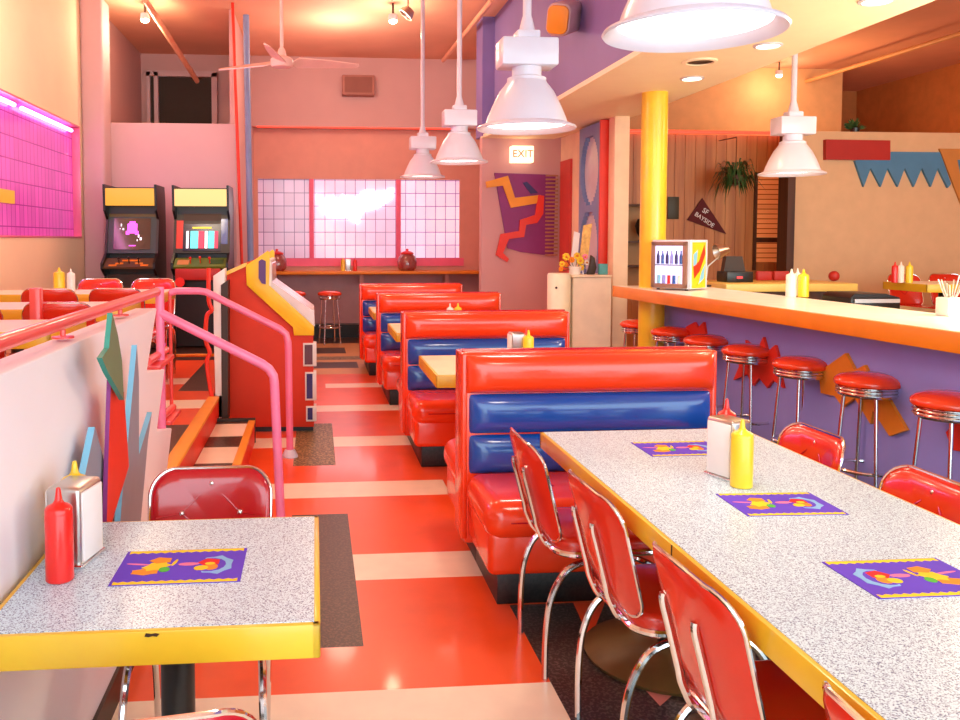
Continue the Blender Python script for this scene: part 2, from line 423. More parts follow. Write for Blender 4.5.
mb.box(WX0-.06, WX1+.06, BY-.03, BY+.02, BZ0-.12, BZ0); mb.build('window_frame', mat('neon_pink_mullion', (248, 110, 150), .5), w3)
# glaring sign shape seen through the window glass
mb = MB(); q = [(316, 194), (326, 200), (334, 196), (341, 205), (342, 194), (352, 199), (366, 190), (380, 192), (394, 188), (392, 199), (378, 208), (362, 212), (358, 224), (346, 217), (334, 218), (322, 212)]
mb.prism([(at(x, y, Y=BY).x, at(x, y, Y=BY).z) for x, y in q], 'Y', BY+.02, BY+.045)
tag(mb.build('neon_sign', emit('white_neon_sign', (255, 244, 250), 4)), 'white glowing jagged neon sign in the back window', 'neon sign')
mb = MB(); mb.tube([(RX0+.1, 13.02, RZ1+.0), (2.2, 13.02, RZ1+.0)], .016, 10)
tag(mb.build('neon_tube', NEONR), 'long red neon tube along the recess head above back window', 'neon tube')
# baseboard of the back wall
mb = MB(); mb.box(-.94, 2.7, BY-.05, BY-.02, 0, .16)
struct('baseboard_back', mb, WPAPER)
mb = MB(); mb.box(-.94, 1.2, 13.0, 13.2, .0, .05); mb.box(-.9, 1.1, 12.98, 13.2, .05, .2)
struct('trim_3', mb, BLACK, 'black plinth under the window counter')
# entry wall block with painted panel
EY = 10.6; EX0, EX1 = 2.07, 3.05
mb = MB(); mb.box(EX0, 3.3, EY, EY+.15, 0, 2.76); mb.box(2.66, 2.8, EY+.15, 13.0, 0, 2.76)
struct('wall_entry', mb, WALLB, 'rose wall carrying the zigzag artwork and exit sign')
SX = 3.07
mb = MB(); mb.box(SX, SX+.15, 8.75, 10.6, 0, 2.75, bev=0); mb.box(SX-.02, 3.21, 8.6, 8.78, 0, 2.75, bev=.01)
struct('wall_side', mb, mat('peach_pilaster_paint', (250, 216, 182), .6), 'peach side wall ending in a pilaster by the counter')
mb = MB(); mb.box(SX-.03, SX-.002, 10.1, 10.52, 0, 2.45); d1 = struct('door_1', mb, mat('coral_door_paint', (206, 66, 56), .5), 'coral painted exit door beside zigzag artwork')
MB().lathe([(0, 0), (.02, 0), (.03, .03), (.0, .05)], 12, M=Matrix.Translation((SX-.03, 10.18, 1.0)) @ Matrix.Rotation(R(-90), 4, 'Y')).build('door_handle', CHROME, d1)
# bulkhead and soffit
mb = MB(); mb.box(2.2, 2.24, -2.5, 10.6, 2.76, CZ)
mb.box(2.05, 2.2, 10.5, 10.9, 2.76, CZ)
struct('wall_bulkhead', mb, PURPLE, 'lavender bulkhead face hanging from the ceiling')
mb = MB(); mb.prism([(2.198, -2.5), (3.26, -2.5), (3.26, 7.6), (3.26, 8.7), (2.98, 10.6), (2.05, 10.6), (2.198, 9.6)], 'Z', 2.74, 2.78); mb.box(3.22, 3.26, -2.5, 8.7, 2.78, CZ)
struct('ceiling_soffit', mb, CREAM, 'cream soffit over the counter stools')
# right side: partition, wood wall, far wall
PXL = at(793, 200, Y=9.5).x
mb = MB(); mb.box(PXL, 9.8, 9.5, 9.62, 0, 2.73, bev=.005)
struct('wall_partition', mb, TAN, 'tan partition wall with painted shapes')
wy = 10.2
mb = MB()
for k in range(23):
    x0 = 3.2+k*.13; mb.box(x0+.004, x0+.126, wy-.01, wy, 0, 2.76)
mb.box(3.2, 6.3, wy, wy+.1, 0, 2.76)
struct('wall_panelled', mb, WOOD, 'vertical wood panelled wall behind counter')
mb = MB(); fxr = at(842, 100, Y=13.2).x; mb.box(2.8, fxr, 13.2, 13.35, 0, CZ); mb.box(fxr-.1, fxr, 13.35, 15.3, 0, CZ)
struct('wall_far', mb, mat('ochre_wall_paint', (226, 172, 120), .7), 'ochre upper wall beyond the partition')
mb = MB(); mb.box(fxr, 10.1, 15.1, 15.3, 0, CZ); mb.box(9.9, 10.1, -2.5, 15.1, 0, CZ)
struct('wall_right', mb, OCEIL)
mb = MB(); mb.tube([(3.35, 10.14, 2.785), (5.9, 10.14, 2.785)], .022, 10)
tag(mb.build('neon_tube', NEONR), 'red neon tube along the top of wood panelled wall', 'neon tube')
a = at(756, 176, Y=wy); b = at(780, 262, Y=wy)
w4 = MB().box(a.x, b.x, wy-.035, wy-.02, b.z, a.z).build('window_4', block('amber_blind', (230, 150, 90), (170, 90, 50), (240, 130, 70), .35, .6, .06, 'XZ', mort=.006)); w4['kind'] = 'structure'; w4['label'] = 'amber lit window with blinds in wood panelled wall'
mb = MB(); zt = at(756, 240, Y=wy).z
mb.box(a.x-.03, a.x, wy-.05, wy-.012, b.z-.1, a.z+.04); mb.box(b.x, b.x+.06, wy-.05, wy-.012, b.z-.1, a.z+.04); mb.box(a.x, b.x, wy-.05, wy-.012, zt-.03, zt+.03); mb.box(a.x-.03, b.x+.06, wy-.05, wy-.012, a.z, a.z+.04)
mb.build('window_frame', DWOOD, w4)
mb = MB(); mb.box(PXL-.09, PXL-.002, 9.45, 9.66, 0, 2.73); struct('trim_4', mb, DWOOD, 'dark wooden end post of the partition wall')

# low wall with zigzag end
LX0, LX1 = -.735, -.645
def lz(x, y): v = at(x, y, X=LX1); return (v.y, v.z)
prof = [(-2.4, 0), (-2.4, 1.21), lz(157, 308), lz(147, 372), lz(165, 369), lz(157, 431), lz(172, 428), lz(165, 490)]
prof.append((prof[-1][0]+.02, .02)); prof[-1] = (prof[-1][0], 0)
mb = MB(); mb.prism(prof, 'X', LX0, LX1, bev=.006)
struct('wall_low', mb, LOWW, 'white low wall with stepped zigzag end')
mb = MB(); mb.box(LX1, LX1+.012, -2.4, 3.4, 0, .1); struct('baseboard_low', mb, DKBRN)

# ------------------------------------------------------------------ shards on the low wall
def shard(name, pts, m, me, d, label, off=.03):
    """pts in pixels on the wall plane; own edge colour"""
    k = LX1+.003+off
    q = [(at(x, y, X=k+d).y, at(x, y, X=k+d).z) for x, y in pts]
    mb = MB()
    n = len(q)
    b = bmesh.new(); A = [b.verts.new((k, *p)) for p in q]; B = [b.verts.new((k+d, *p)) for p in q]
    for i in range(n): b.faces.new((A[i], A[(i+1) % n], B[(i+1) % n], B[i]))
    for r_ in (A, B):
        if n > 4: bmesh.ops.triangle_fill(b, use_beauty=True, use_dissolve=True, edges=[b.edges.get((r_[i], r_[(i+1) % n])) for i in range(n)])
        else: b.faces.new(r_)
    bmesh.ops.recalc_face_normals(b, faces=b.faces)
    mb.mi(me); mb.mi(m)
    for f in b.faces: f.material_index = 1 if abs(f.normal.x) > .9 else 0
    me_ = bpy.data.meshes.new('t'); b.to_mesh(me_); b.free(); mb.bm.from_mesh(me_); bpy.data.meshes.remove(me_)
    o = mb.build(name); tag(o, label, 'wall decoration', 'pointed cut-out shapes on the low wall'); return o
shard('green_shard', [(112.5, 313), (118, 335), (122, 360), (124, 400), (108, 372), (102, 358), (109, 348)], GREEN, GREENE, .014, 'green kinked shard at the top of the low wall cut-outs', .075)
shard('orange_spike', [(111, 380), (124, 392), (129, 466), (112, 522), (108, 640), (104, 640), (108, 470)], REDO, MAG, .012, 'long scarlet spike below the green shard', .055)
shard('grey_blue_shard', [(137, 345), (139, 380), (139, 455), (152, 412), (148, 440), (140, 530), (112, 640), (124, 470), (128, 440)], GREY, LBLUE, .018, 'tall slate grey forked shard right of the scarlet spike')
shard('grey_blue_shard', [(95, 427), (108, 475), (107, 545), (100, 640), (78, 640), (84, 480)], GREY, LBLUE, .018, 'short slate grey shard left of the scarlet spike')

# ------------------------------------------------------------------ handrails
t = thing('handrail', 'coral tube handrail on top of the white low wall', 'handrail', (0, 0, 0))
RZ = at(80, 317, X=-.69).z
mb = MB(); mb.tube([(-.69, -2.3, RZ), (-.69, 3.84, RZ)], .019, 12); mb.build('rail', CORAL, t)
for y in (.6, 1.3, 2.42, 3.12):
    mb = MB(); mb.tube([(-.69, y, 1.212), (-.69, y, RZ)], .008, 8); mb.lathe([(0, 1.211), (.03, 1.211), (.03, 1.216), (0, 1.217)], 14, cx=-.69, cy=y); mb.build('bracket', CORAL, t)
pts_near = [(-.72, 3.8, .34), (-.72, 3.8, 1.20), (-.72, 3.8, 1.20), (-.16, 3.8, .88), (-.145, 3.8, .86), (-.14, 3.8, .82), (-.14, 3.8, 0)]
t = thing('stair_railing', 'pink pipe railing at the near side of the steps', 'railing', (0, 0, 0), group='pink stair railings')
def railtube(pts, r): return MB().tube(pts, r, 12)
def rl(x, y, Y): v = at(x, y, Y=Y); return (v.x, v.y, v.z)
Y1 = 3.85
railtube([rl(160, 313, Y1), rl(190, 328, Y1), rl(262, 364, Y1), rl(269, 369, Y1), rl(273.5, 376, Y1), rl(274.5, 384, Y1), (rl(280, 510, Y1)[0], Y1, .3), (rl(281, 510, Y1)[0]+.01, Y1, 0)], .021).build('rail', PINK, t)
railtube([(rl(160, 313, Y1)[0], Y1, PZ+.01), (rl(160, 313, Y1)[0], Y1, RZ+.02)], .019).build('post', PINK, t)
MB().lathe([(0, 0), (.05, 0), (.05, .008), (.03, .02), (0, .022)], 20, cx=rl(281, 510, Y1)[0]+.01, cy=Y1).build('floor_flange', CHROME, t)
Y2 = 5.85
t = thing('stair_railing', 'pink pipe railing at the far side of the steps, beside the red cabinet', 'railing', (0, 0, 0), group='pink stair railings')
railtube([rl(170, 293, Y2), rl(176, 291, Y2), rl(199, 291, Y2), rl(206, 292, Y2), rl(214, 296, Y2), rl(280, 329, Y2), rl(286, 334, Y2), rl(288, 342, Y2), rl(288.5, 352, Y2), (rl(290, 455, Y2)[0], Y2, 0)], .024).build('rail', PINK, t)
p = rl(170, 293, Y2); railtube([(p[0], Y2, PZ), (p[0], Y2, p[2]+.01)], .012).build('post', CORAL, t)
MB().lathe([(0, 0), (.055, 0), (.055, .01), (.035, .05), (0, .055)], 20, cx=rl(290, 455, Y2)[0], cy=Y2).build('floor_flange', WHITE, t)
# small coral stubs standing on the stepped wall end
for (x0, y0, x1, y1, where) in ((149, 368, 166, 352, 'upper'), (161, 424, 173, 409, 'lower')):
    A = at(x0, y0, X=-.69); B = at(x1, y1, X=-.69)
    t = thing('rail_stub', 'short sloping coral rail on the %s step of zigzag wall end' % where, 'rail', (0, 0, 0), group='coral rail stubs')
    MB().tube([(-.69, A.y-.02, A.z+.03), (-.69, B.y, B.z+.01)], .017, 10).build('rail', CORAL, t)
    MB().box(-.73, -.65, A.y+.04, B.y-.01, A.z-.015, A.z+.004, bev=.003).build('base_plate', CORAL, t)
    MB().tube([(-.69, (A.y+B.y)/2+.03, A.z), (-.69, (A.y+B.y)/2+.03, (A.z+B.z)/2+.03)], .014, 8).build('post', CORAL, t)
# platform rail in front of the far cabinets
t = thing('platform_rail', 'thin orange rail with posts in front of the right arcade cabinet', 'railing')
z0 = at(190, 358, Y=8.3).z
MB().tube([(-1.5, 7.7, PZ+.14), (-.85, 7.7, PZ+.14)], .014, 8).build('rail', ORANGE2, t)
MB().tube([(-1.38, 7.7, PZ), (-1.38, 7.7, 1.1)], .012, 8).build('post', CORAL, t)
# square coral post behind the handrail
p = at(36, 288, Y=4.7)
t = tag(MB().box(p.x-.028, p.x+.028, 4.67, 4.73, PZ, p.z, bev=.006).build('square_post', CORAL), 'square coral post rising behind the handrail at the platform tables', 'post')

# ------------------------------------------------------------------ tables
def make_table(name, label, w, d, h=.75, et=.055, base=True, group='yellow edged tables', top=LAMW, edge=YEDGE):
    t = thing(name, label, 'table', group=group)
    MB().box(-w/2+.012, w/2-.012, -d/2+.012, d/2-.012, h-.03, h+.0015).build('tabletop', top, t)
    mb = MB()
    mb.box(-w/2, w/2, -d/2, -d/2+.018, h-et, h, bev=.004); mb.box(-w/2, w/2, d/2-.018, d/2, h-et, h, bev=.004)
    mb.box(-w/2, -w/2+.018, -d/2, d/2, h-et, h, bev=.004); mb.box(w/2-.018, w/2, -d/2, d/2, h-et, h, bev=.004)
    mb.box(-w/2+.015, w/2-.015, -d/2+.015, d/2-.015, h-et+.003, h-.028)
    mb.build('edge_band', edge, t)
    MB().lathe([(0, .02), (.038, .02), (.038, h-et-.02), (.12, h-et-.02), (.12, h-et+.002), (0, h-et+.002)], 20).build('pedestal', BLACK, t)
    if base: MB().lathe([(0, 0), (.27, 0), (.275, .012), (.24, .03), (.06, .05), (0, .052)], 40).build('foot_disc', DISK, t)
    return t
nt_ = make_table('dining_table', 'square speckled table with yellow edge against the white low wall, nearest on the left', .64, .65, et=.067)
nt_.location = (-.313, 1.93, 0)
chip = MB().prism([(-.035, -.006), (-.02, -.008), (-.005, -.005), (.01, -.008), (.02, .0), (.005, .003), (-.01, .001), (-.03, .004)], 'Y', -.327, -.3245, M=Matrix.Translation((.01, 0, .744)) @ Matrix.Diagonal((.5, 1, .6, 1))).build('edge_chip', DKBRN, nt_, 'dark worn chip in the yellow edge')
tA = make_table('dining_table', 'long speckled table with yellow edge at the right, lined with red chairs', .80, 2.42, base=False, et=.06); tA.location = (1.25, 1.97, 0)
for o in list(tA.children):
    if o.name.startswith('pedestal'): bpy.data.objects.remove(o)
for yy in (-.85, .25, .93):
    o = MB().lathe([(0, .02), (.038, .02), (.038, .675), (.12, .675), (.12, .697), (0, .697)], 20, cy=yy).build('pedestal', BLACK, tA)
    MB().lathe([(0, 0), (.29, 0), (.295, .012), (.25, .03), (.06, .05), (0, .052)], 40, cy=yy).build('foot_disc', DISK, tA)
MB().box(-.4015, -.399, -.012, -.008, .696, .749).build('seam', DKBRN, tA, 'dark joint line in the yellow edge')
bt = make_table('booth_table', 'booth table between the first and second booths from the front', 1.08, .80, et=.07, group='booth tables', top=mat('cream_laminate', (248, 226, 190), .35), edge=YEDGE)
bt.location = (1.19, 4.97, 0)
dup(bt, 'booth table between the second and third booths from the front', (1.17, 7.08, 0))
dup(bt, 'booth table between the third and last booths', (1.12, 8.95, 0))
TZ = PZ
pt = make_table('platform_table', 'yellow edged table on the platform, nearest behind the handrail', 1.40, .62, et=.075, group='platform tables', top=mat('pale_laminate', (250, 236, 214), .35), edge=YEDGE)
pt.location = (-1.88, 4.25, TZ)
dup(pt, 'yellow edged table on the platform, middle of the three', (-1.86, 5.55, TZ))
dup(pt, 'yellow edged table on the platform, farthest, in front of the arcade cabinets', (-1.86, 6.98, TZ))
dup(pt, 'yellow edged table on the platform, mostly hidden below the handrail at the photo edge', (-1.88, 3.0, TZ))

# ------------------------------------------------------------------ chairs
def make_chair(label, vin=VRED, buttons=True):
    t = thing('diner_chair', label, 'chair', group='red vinyl chrome chairs')
    st = MB().prism(rrect(.38, .40, .07, 6, 0, .02), 'Z', .425, .478, bev=.018, seg=3).build('seat', vin, t)
    out = [(x, y, .432) for x, y in rrect(.384, .404, .07, 6, 0, .02)]
    MB().tube(out, .011, 8, closed=True).build('seat_trim', CHROME, t)
    # curved back
    def surf(x, z, off=0):
        v = (z-.47)/.33
        return Vector((x, -.205-.085*v+1.3*x*x+off, z))
    ol = [(x*(1-.08*(.8-z)), z) for x, z in rrect(.38, .33, .075, 7, 0, .627, rb=.055)]
    mb = MB(); b = bmesh.new()
    rings = []
    for (sc, off) in ((1, -.0), (1, .0), ):
        pass
    def ring(s, off): return [b.verts.new(surf(x*s, .635+(z-.635)*s, off)) for x, z in ol]
    n = len(ol)
    cfg = [(.0, .021), (.12, .021), (.25, .021), (.4, .021), (.55, .021), (.7, .020), (.82, .017), (.91, .011), (.97, .002), (.985, -.008), (.9, -.014), (.7, -.014), (.5, -.014), (.3, -.014), (.15, -.014), (.0, -.014)]
    prev = None; cent = None
    for s_, off in cfg:
        cur = [b.verts.new(surf(0, .635, off))] if s_ == 0 else ring(s_, off)
        if prev:
            for k in range(n):
                k2 = (k+1) % n
                if len(prev) == 1: b.faces.new((prev[0], cur[k], cur[k2]))
                elif len(cur) == 1: b.faces.new((prev[k], cur[0], prev[k2]))
                else: b.faces.new((prev[k], cur[k], cur[k2], prev[k2]))
        prev = cur
    bmesh.ops.recalc_face_normals(b, faces=b.faces)
    mb._merge(b, vin)
    bk = mb.build('backrest', vin, t, ang=60)
    MB().tube([surf(x, z, -.004) for x, z in ol], .0056, 8, closed=True).build('back_trim', CHROME, t)
    if buttons:
        for bx, bz in ((0, .748), (-.09, .665), (.09, .665)):
            p = surf(bx, bz, .021)
            MB().sphere(p, .010, n=12).build('button', CHROME, bk)
        creases = MB()
        for (x0, z0, x1, z1) in ((0, .748, -.09, .665), (0, .748, .09, .665), (-.09, .665, -.165, .66), (.09, .665, .165, .66), (-.09, .665, -.0, .58), (.09, .665, .0, .58)):
            creases.tube([surf(x0+(x1-x0)*k/4, z0+(z1-z0)*k/4, .0215) for k in range(5)], .003, 6)
        creases.build('tufting', VRED2, bk)
    for s_ in (-1, 1):
        x = .075*s_
        MB().tube([(x, .12, .412), (x, -.1, .408), (x, -.185, .425), *[tuple(surf(x, zq, -.021)) for zq in (.485, .53, .58, .63, .68)], tuple(surf(x, .70, -.016))], .009, 8, sub=5).build('back_support', CHROME, t)
        MB().tube([(.10*s_, .04, .41), (.165*s_, -.06, .405), (.18*s_, -.15, .375), (.18*s_, -.20, .29), (.175*s_, -.218, .17), (.17*s_, -.22, .0)], .0112, 8, sub=6).build('leg', CHROME, t)
        MB().tube([(.10*s_, .04, .41), (.165*s_, .09, .405), (.18*s_, .15, .375), (.185*s_, .2, .29), (.19*s_, .22, .17), (.195*s_, .225, .0)], .0112, 8, sub=6).build('leg', CHROME, t)
    return t
ch = make_chair('tufted red vinyl chair at the far side of the small left table, facing the camera', VRED2)
ch.location = (-.30, 2.24+.02, 0); ch.rotation_euler = (0, 0, PI); ch.location = (-.318, 2.39, 0); ch.scale = (.96, .96, .985)
VCH = mat('chair_red_vinyl', (218, 44, 24), .22, coat=.5, bump=.06, bscale=6)
dup(ch, 'red chair at the near side of the small left table, only its top showing', (-.30, 1.50, 0), 8)
lc = make_chair('red chair on the left of the long table, farthest, closest to the booth', VCH)
lc.location = (.985, 2.94, 0); lc.rotation_euler = (0, 0, R(-90))
dup(lc, 'red chair on the left of the long table, second from the booth', (1.03, 2.36, 0), -88)
dup(lc, 'red chair on the left of the long table, third from the booth', (1.04, 1.74, 0), -88)
dup(lc, 'red chair left of the long table, nearest, only its top edge showing', (1.05, 1.09, 0), -92)
dup(lc, 'red chair on the counter side, beyond the napkin dispenser', (1.545, 2.92, 0), 91)
dup(lc, 'red chair on the counter side, cut off by the right photo edge', (1.53, 2.31, 0), 90)
PG = 'chairs on the platform'
dup(lc, 'red chair on the platform facing the middle table, right of the pair', (-1.38, 5.0, TZ), 0, PG)
dup(lc, 'red chair on the platform facing the middle table, left of the pair at photo edge', (-1.88, 5.0, TZ), 3, PG)
dup(lc, 'red chair on the platform on the near side of the farthest table, left one', (-1.83, 6.35, TZ), 0, PG)
dup(lc, 'red chair on the platform on the near side of the farthest table, right one', (-1.36, 6.35, TZ), -4, PG)
dup(lc, 'red chair on the platform beyond the farthest table, in front of the left arcade cabinet', (-1.84, 7.35, TZ), 180, PG)
dup(lc, 'red chair on the platform beyond the farthest table, between the two arcade cabinets', (-1.40, 7.35, TZ), 178, PG)
dup(lc, 'red chair on the platform tucked at the nearest table, glimpsed under the handrail', (-1.45, 3.62, TZ), 0, PG)
for o in bpy.data.objects:
    if o.get('group') == PG: o.scale = (1, 1, 1.04)

# ------------------------------------------------------------------ booths
def roll(x0, x1, yb, dep, z0, z1, s, m_exp=2.5, nu=44, nv=20, ex=14):
    """puffed vinyl roll on a board face at y = s*yb bulging outwards by dep"""
    def fn(u, v):
        a = -math.cos(PI*u); b_ = -math.cos(PI*v)
        k = max(0, 1-abs(a)**ex)**.5*max(0, 1-abs(b_)**m_exp)**.5
        return (x0+(x1-x0)*(a+1)/2, s*(yb+dep*k), z0+(z1-z0)*(b_+1)/2)
    mb = MB(); mb.grid(fn, nu, nv); mb.box(x0, x1, min(s*(yb-.03), s*yb), max(s*(yb-.03), s*yb), z0, z1)
    bmesh.ops.recalc_face_normals(mb.bm, faces=mb.bm.faces)
    return mb
def make_bench(t, s, W):
    """s=-1: bench on the camera side, s=+1: bench on the far side. local y=0 is the back board"""
    def yb(a, b): return (min(s*a, s*b), max(s*a, s*b))
    roll(-W/2+.004, W/2-.004, .085, .06, .80, .972, s, 3).build('top_roll', VRED, t, ang=70)
    roll(-W/2+.018, W/2-.016, .075, .06, .617, .797, s).build('back_roll', VBLUE, t, ang=70)
    roll(-W/2+.018, W/2-.016, .075, .055, .435, .614, s).build('back_roll', VBLUE, t, ang=70)
    y0, y1 = yb(.08, .575 if s < 0 else .61); st = MB().box(-W/2+.002, W/2-.002, y0, y1, .29, .452, bev=.07, seg=8).build('seat_cushion', VRED, t)
    yy = .608 if s > 0 else -.573
    MB().tube([(-W/2+.10, yy, .372), (W/2-.10, yy, .372)], .004, 6).build('piping', VRED2, st)
    y0, y1 = yb(.0, .55); MB().box(-W/2+.016, W/2-.016, y0, y1, .15, .335, bev=.03, seg=4).build('seat_base', VRED, t)
    y0, y1 = yb(.0, .46); MB().box(-W/2+.07, W/2-.07, y0, y1, 0, .155, bev=.004).build('plinth', BLACKG, t)
def make_booth(label, W):
    t = thing('booth_bench', label, 'booth', group='red and blue vinyl booths')
    MB().box(-W/2, W/2, -.085, .085, .12, .98, bev=.012, seg=3).build('back_board', VRED, t)
    for sx in (-1, 1):
        MB().box(sx*W/2-.014, sx*W/2+.012, -.089, .089, .14, .977, bev=.008, seg=3).build('end_panel', VRED, t)
    MB().tube([(-W/2, 0, .98), (W/2, 0, .98)], .008, 8).build('piping', VRED2, t)
    make_bench(t, -1, W); make_bench(t, 1, W)
    return t
b1 = make_booth('red and blue double booth bench, nearest, facing the long table', 1.15); b1.location = (1.235, 3.83, 0)
dup(b1, 'red and blue double booth bench, second from the front', (1.19, 5.96, 0))
dup(b1, 'red and blue double booth bench, third from the front', (1.165, 8.08, 0))
dup(b1, 'red and blue double booth bench, last one by the window counter', (1.09, 9.78, 0))

# ------------------------------------------------------------------ condiments
def make_bottle(label, m, mn=None, h=.165, name='squeeze_bottle'):
    t = thing(name, label, 'squeeze bottle', group='squeeze bottles')
    MB().lathe([(0, 0), (.026, 0), (.029, .003), (.029, .142), (.0275, .148), (0, .148)], 24).build('bottle_body', m, t)
    MB().lathe([(0, .146), (.0285, .146), (.0285, .156), (.024, .162), (.012, .168), (.008, .175), (.0045, .2), (0, .202)], 20).build('nozzle_cap', mn or m, t)
    return t
def make_napkin(label, rz=0):
    t = thing('napkin_dispenser', label, 'napkin dispenser', group='napkin dispensers')
    MB().box(-.045, .045, -.062, .062, .004, .19, bev=.012, seg=4).build('housing', STEEL, t)
    for s_ in (-1, 1):
        MB().box(s_*.046-.004, s_*.046+.004, -.052, .052, .012, .178, bev=.003).build('napkin_face', WPAPER, t)
    MB().box(-.05, .05, -.066, .066, 0, .01, bev=.003).build('base', CHROME, t)
    return t
TH = .752
k1 = make_bottle('red ketchup squeeze bottle in front of the dispenser on the left table', RPLAS); k1.location = (-.548, 1.865, TH)
y1_ = make_bottle('yellow mustard bottle behind the dispenser on the left table', YPLAS); y1_.location = (-.575, 2.09, TH); y1_.scale = (1.1, 1.1, 1.0)
n1 = make_napkin('chrome napkin dispenser on the small left table'); n1.location = (-.548, 1.985, TH); n1.scale = (.9, .9, .95); n1.rotation_euler = (0, 0, R(-12))
n2 = dup(n1, 'chrome napkin dispenser on the long table', (1.262, 2.51, TH), 20); n2.scale = (.86, .86, .97)
y2 = dup(y1_, 'yellow mustard bottle in front of the dispenser on the long table', (1.252, 2.405, TH))
k2 = dup(k1, 'red ketchup bottle behind the dispenser on the long table', (1.30, 2.60, TH)); k2.scale = (1, 1, 1.12)
dup(y1_, 'yellow mustard bottle on the booth table seen over the front booth', (1.245, 4.93, TH)); dup(k1, 'red ketchup bottle behind the mustard on the front booth table', (1.25, 5.01, TH)); dup(n1, 'napkin dispenser beside the mustard on the front booth table', (1.19, 5.0, TH), 0)
wb = make_bottle('cream squeeze bottle left of a pair on the second booth table', WPLAS); wb.location = (1.12, 7.08, TH)
dup(y1_, 'yellow bottle right of a pair on the second booth table', (1.19, 7.1, TH))
py = dup(y1_, 'yellow mustard bottle on the farthest platform table', (-2.02, 7.02, 1.072)); py.scale = (1.5, 1.5, .95)
o = dup(wb, 'white bottle beside the mustard on the farthest platform table', (-1.93, 7.02, 1.072)); o.scale = (1.1, 1.1, .9)
dup(n1, 'napkin dispenser on the nearest platform table at the left photo edge', (-1.58, 4.25, 1.072), 0)
CT = 1.07
for src, px_, Y_, lb in ((wb, 791, 5.93, 'white squeeze bottle on the counter, left of the yellow one'), (y1_, 803, 5.88, 'yellow squeeze bottle on the counter beside the white one')):
    o = dup(src, lb, (at(px_, 300, Y=Y_).x, Y_, CT)); o.scale = (1.3, 1.3, 1.0)
dup(wb, 'cream squeeze bottle on the counter behind the yellow one', (at(797, 300, Y=6.05).x, 6.05, CT))

# placemats
def make_mat(label, loc, rz, flip=1):
    w, d = .275, .2
    mb = MB()
    pl = [(-w/2, -d/2), (w/2, -d/2), (w/2, d/2), (-w/2, d/2)]
    mb.prism(pl, 'Z', 0, .0012, PMAT)
    z = .0016
    for s_ in (-1, 1):
        zz = []; N = 26
        for k in range(N+1): zz.append((-w/2*.95+w*.95*k/N, s_*(d/2-.019+(.006 if k % 2 else 0))))
        poly = zz+[(w/2*.95, s_*(d/2-.002)), (-w/2*.95, s_*(d/2-.002))]
        mb.prism(poly, 'Z', .001, z, mat('print_yellow', (246, 210, 50), .75, spec=.15))
    f = flip
    def blob(c, rx, ry, m, zt, n=14, jag=0, rot=0):
        P = []
        for k in range(n):
            a = 2*PI*k/n; q = 1+(jag if k % 2 else -jag)
            x, y = rx*q*math.cos(a), ry*q*math.sin(a)
            P.append((f*(c[0]+x*math.cos(rot)-y*math.sin(rot)), c[1]+x*math.sin(rot)+y*math.cos(rot)))
        mb.prism(P, 'Z', .001, zt, m)
    Y_, O_, Rr, Pk, Gn, Lb = [mat('print_'+n_, c_, .75, spec=.15) for n_, c_ in (('yellow', (246, 210, 50)), ('orange', (240, 150, 50)), ('red', (226, 50, 50)), ('pink', (240, 130, 170)), ('green', (90, 190, 70)), ('blue', (140, 190, 236)))]
    blob((-.075, -.03), .03, .018, O_, .0018, 12, .1); blob((-.055, .0), .03, .022, Y_, .0020, 12, .15, .6); blob((-.05, .035), .024, .018, O_, .0021, 10, .12)
    blob((-.035, -.02), .012, .014, Gn, .0022); blob((-.095, .015), .03, .004, Pk, .0019, 10, 0, -.2); blob((-.018, .02), .004, .02, Y_, .0019, 8, 0, -.2)
    blob((.075, .0), .038, .052, Lb, .0018, 14, .08); blob((.062, .0), .036, .040, PMAT, .0019, 14); blob((.06, .015), .024, .022, Rr, .0021, 10, .1); blob((.045, -.018), .016, .014, Y_, .0023, 10); blob((.066, -.014), .016, .018, O_, .0022, 10); blob((.062, .006), .012, .008, Y_, .0024, 8)
    blob((.015, .008), .024, .009, Pk, .0020, 10)
    o = mb.build('placemat'); o.location = loc; o.rotation_euler = (0, 0, R(rz))
    return tag(o, label, 'placemat', 'purple placemats')
make_mat('purple placemat with yellow zigzag borders on the small left table', (-.30, 1.92, TH), 0)
make_mat('purple placemat on the long table left of the napkin dispenser', (1.265, 2.87, TH), 0, 1)
make_mat('purple placemat on the long table just in front of the mustard bottle', (1.275, 2.235, TH), -2, 1)
make_mat('purple placemat on the nearest long table at the right edge', (1.275, 1.715, TH), 0, -1)

# ------------------------------------------------------------------ counter, stools
def cx_at(y): return 2.875-.048*(y-3.2)
t = thing('counter', 'long white counter with orange edge and periwinkle front panel', 'counter')
ya, yb_ = 1.0, 7.52
mb = MB(); mb.prism([(cx_at(ya)+.02, ya), (cx_at(yb_)+.02, yb_-.02), (3.42, yb_-.02), (3.52, ya)], 'Z', 1.01, CT); mb.build('countertop', COUNTW, t)
mb = MB(); mb.prism([(cx_at(ya), ya), (cx_at(yb_), yb_), (cx_at(yb_)+.025, yb_), (cx_at(ya)+.025, ya)], 'Z', .972, CT-.002, bev=.004)
mb.prism([(cx_at(yb_), yb_-.02), (3.42, yb_-.02), (3.42, yb_), (cx_at(yb_), yb_)], 'Z', .972, CT-.002)
mb.build('edge_band', ORANGE, t)
MB().prism([(cx_at(ya)+.03, ya), (cx_at(yb_)+.03, yb_-.03), (3.4, yb_-.03), (3.4, ya)], 'Z', .985, 1.009).build('counter_underside', WPLAS, t)
MB().box(3.06, 3.14, ya, 7.38, .0, .986).build('front_panel', PURPC, t)
MB().box(3.03, 3.06, ya, 7.38, 0, .12).build('kick_board', BLACK, t)
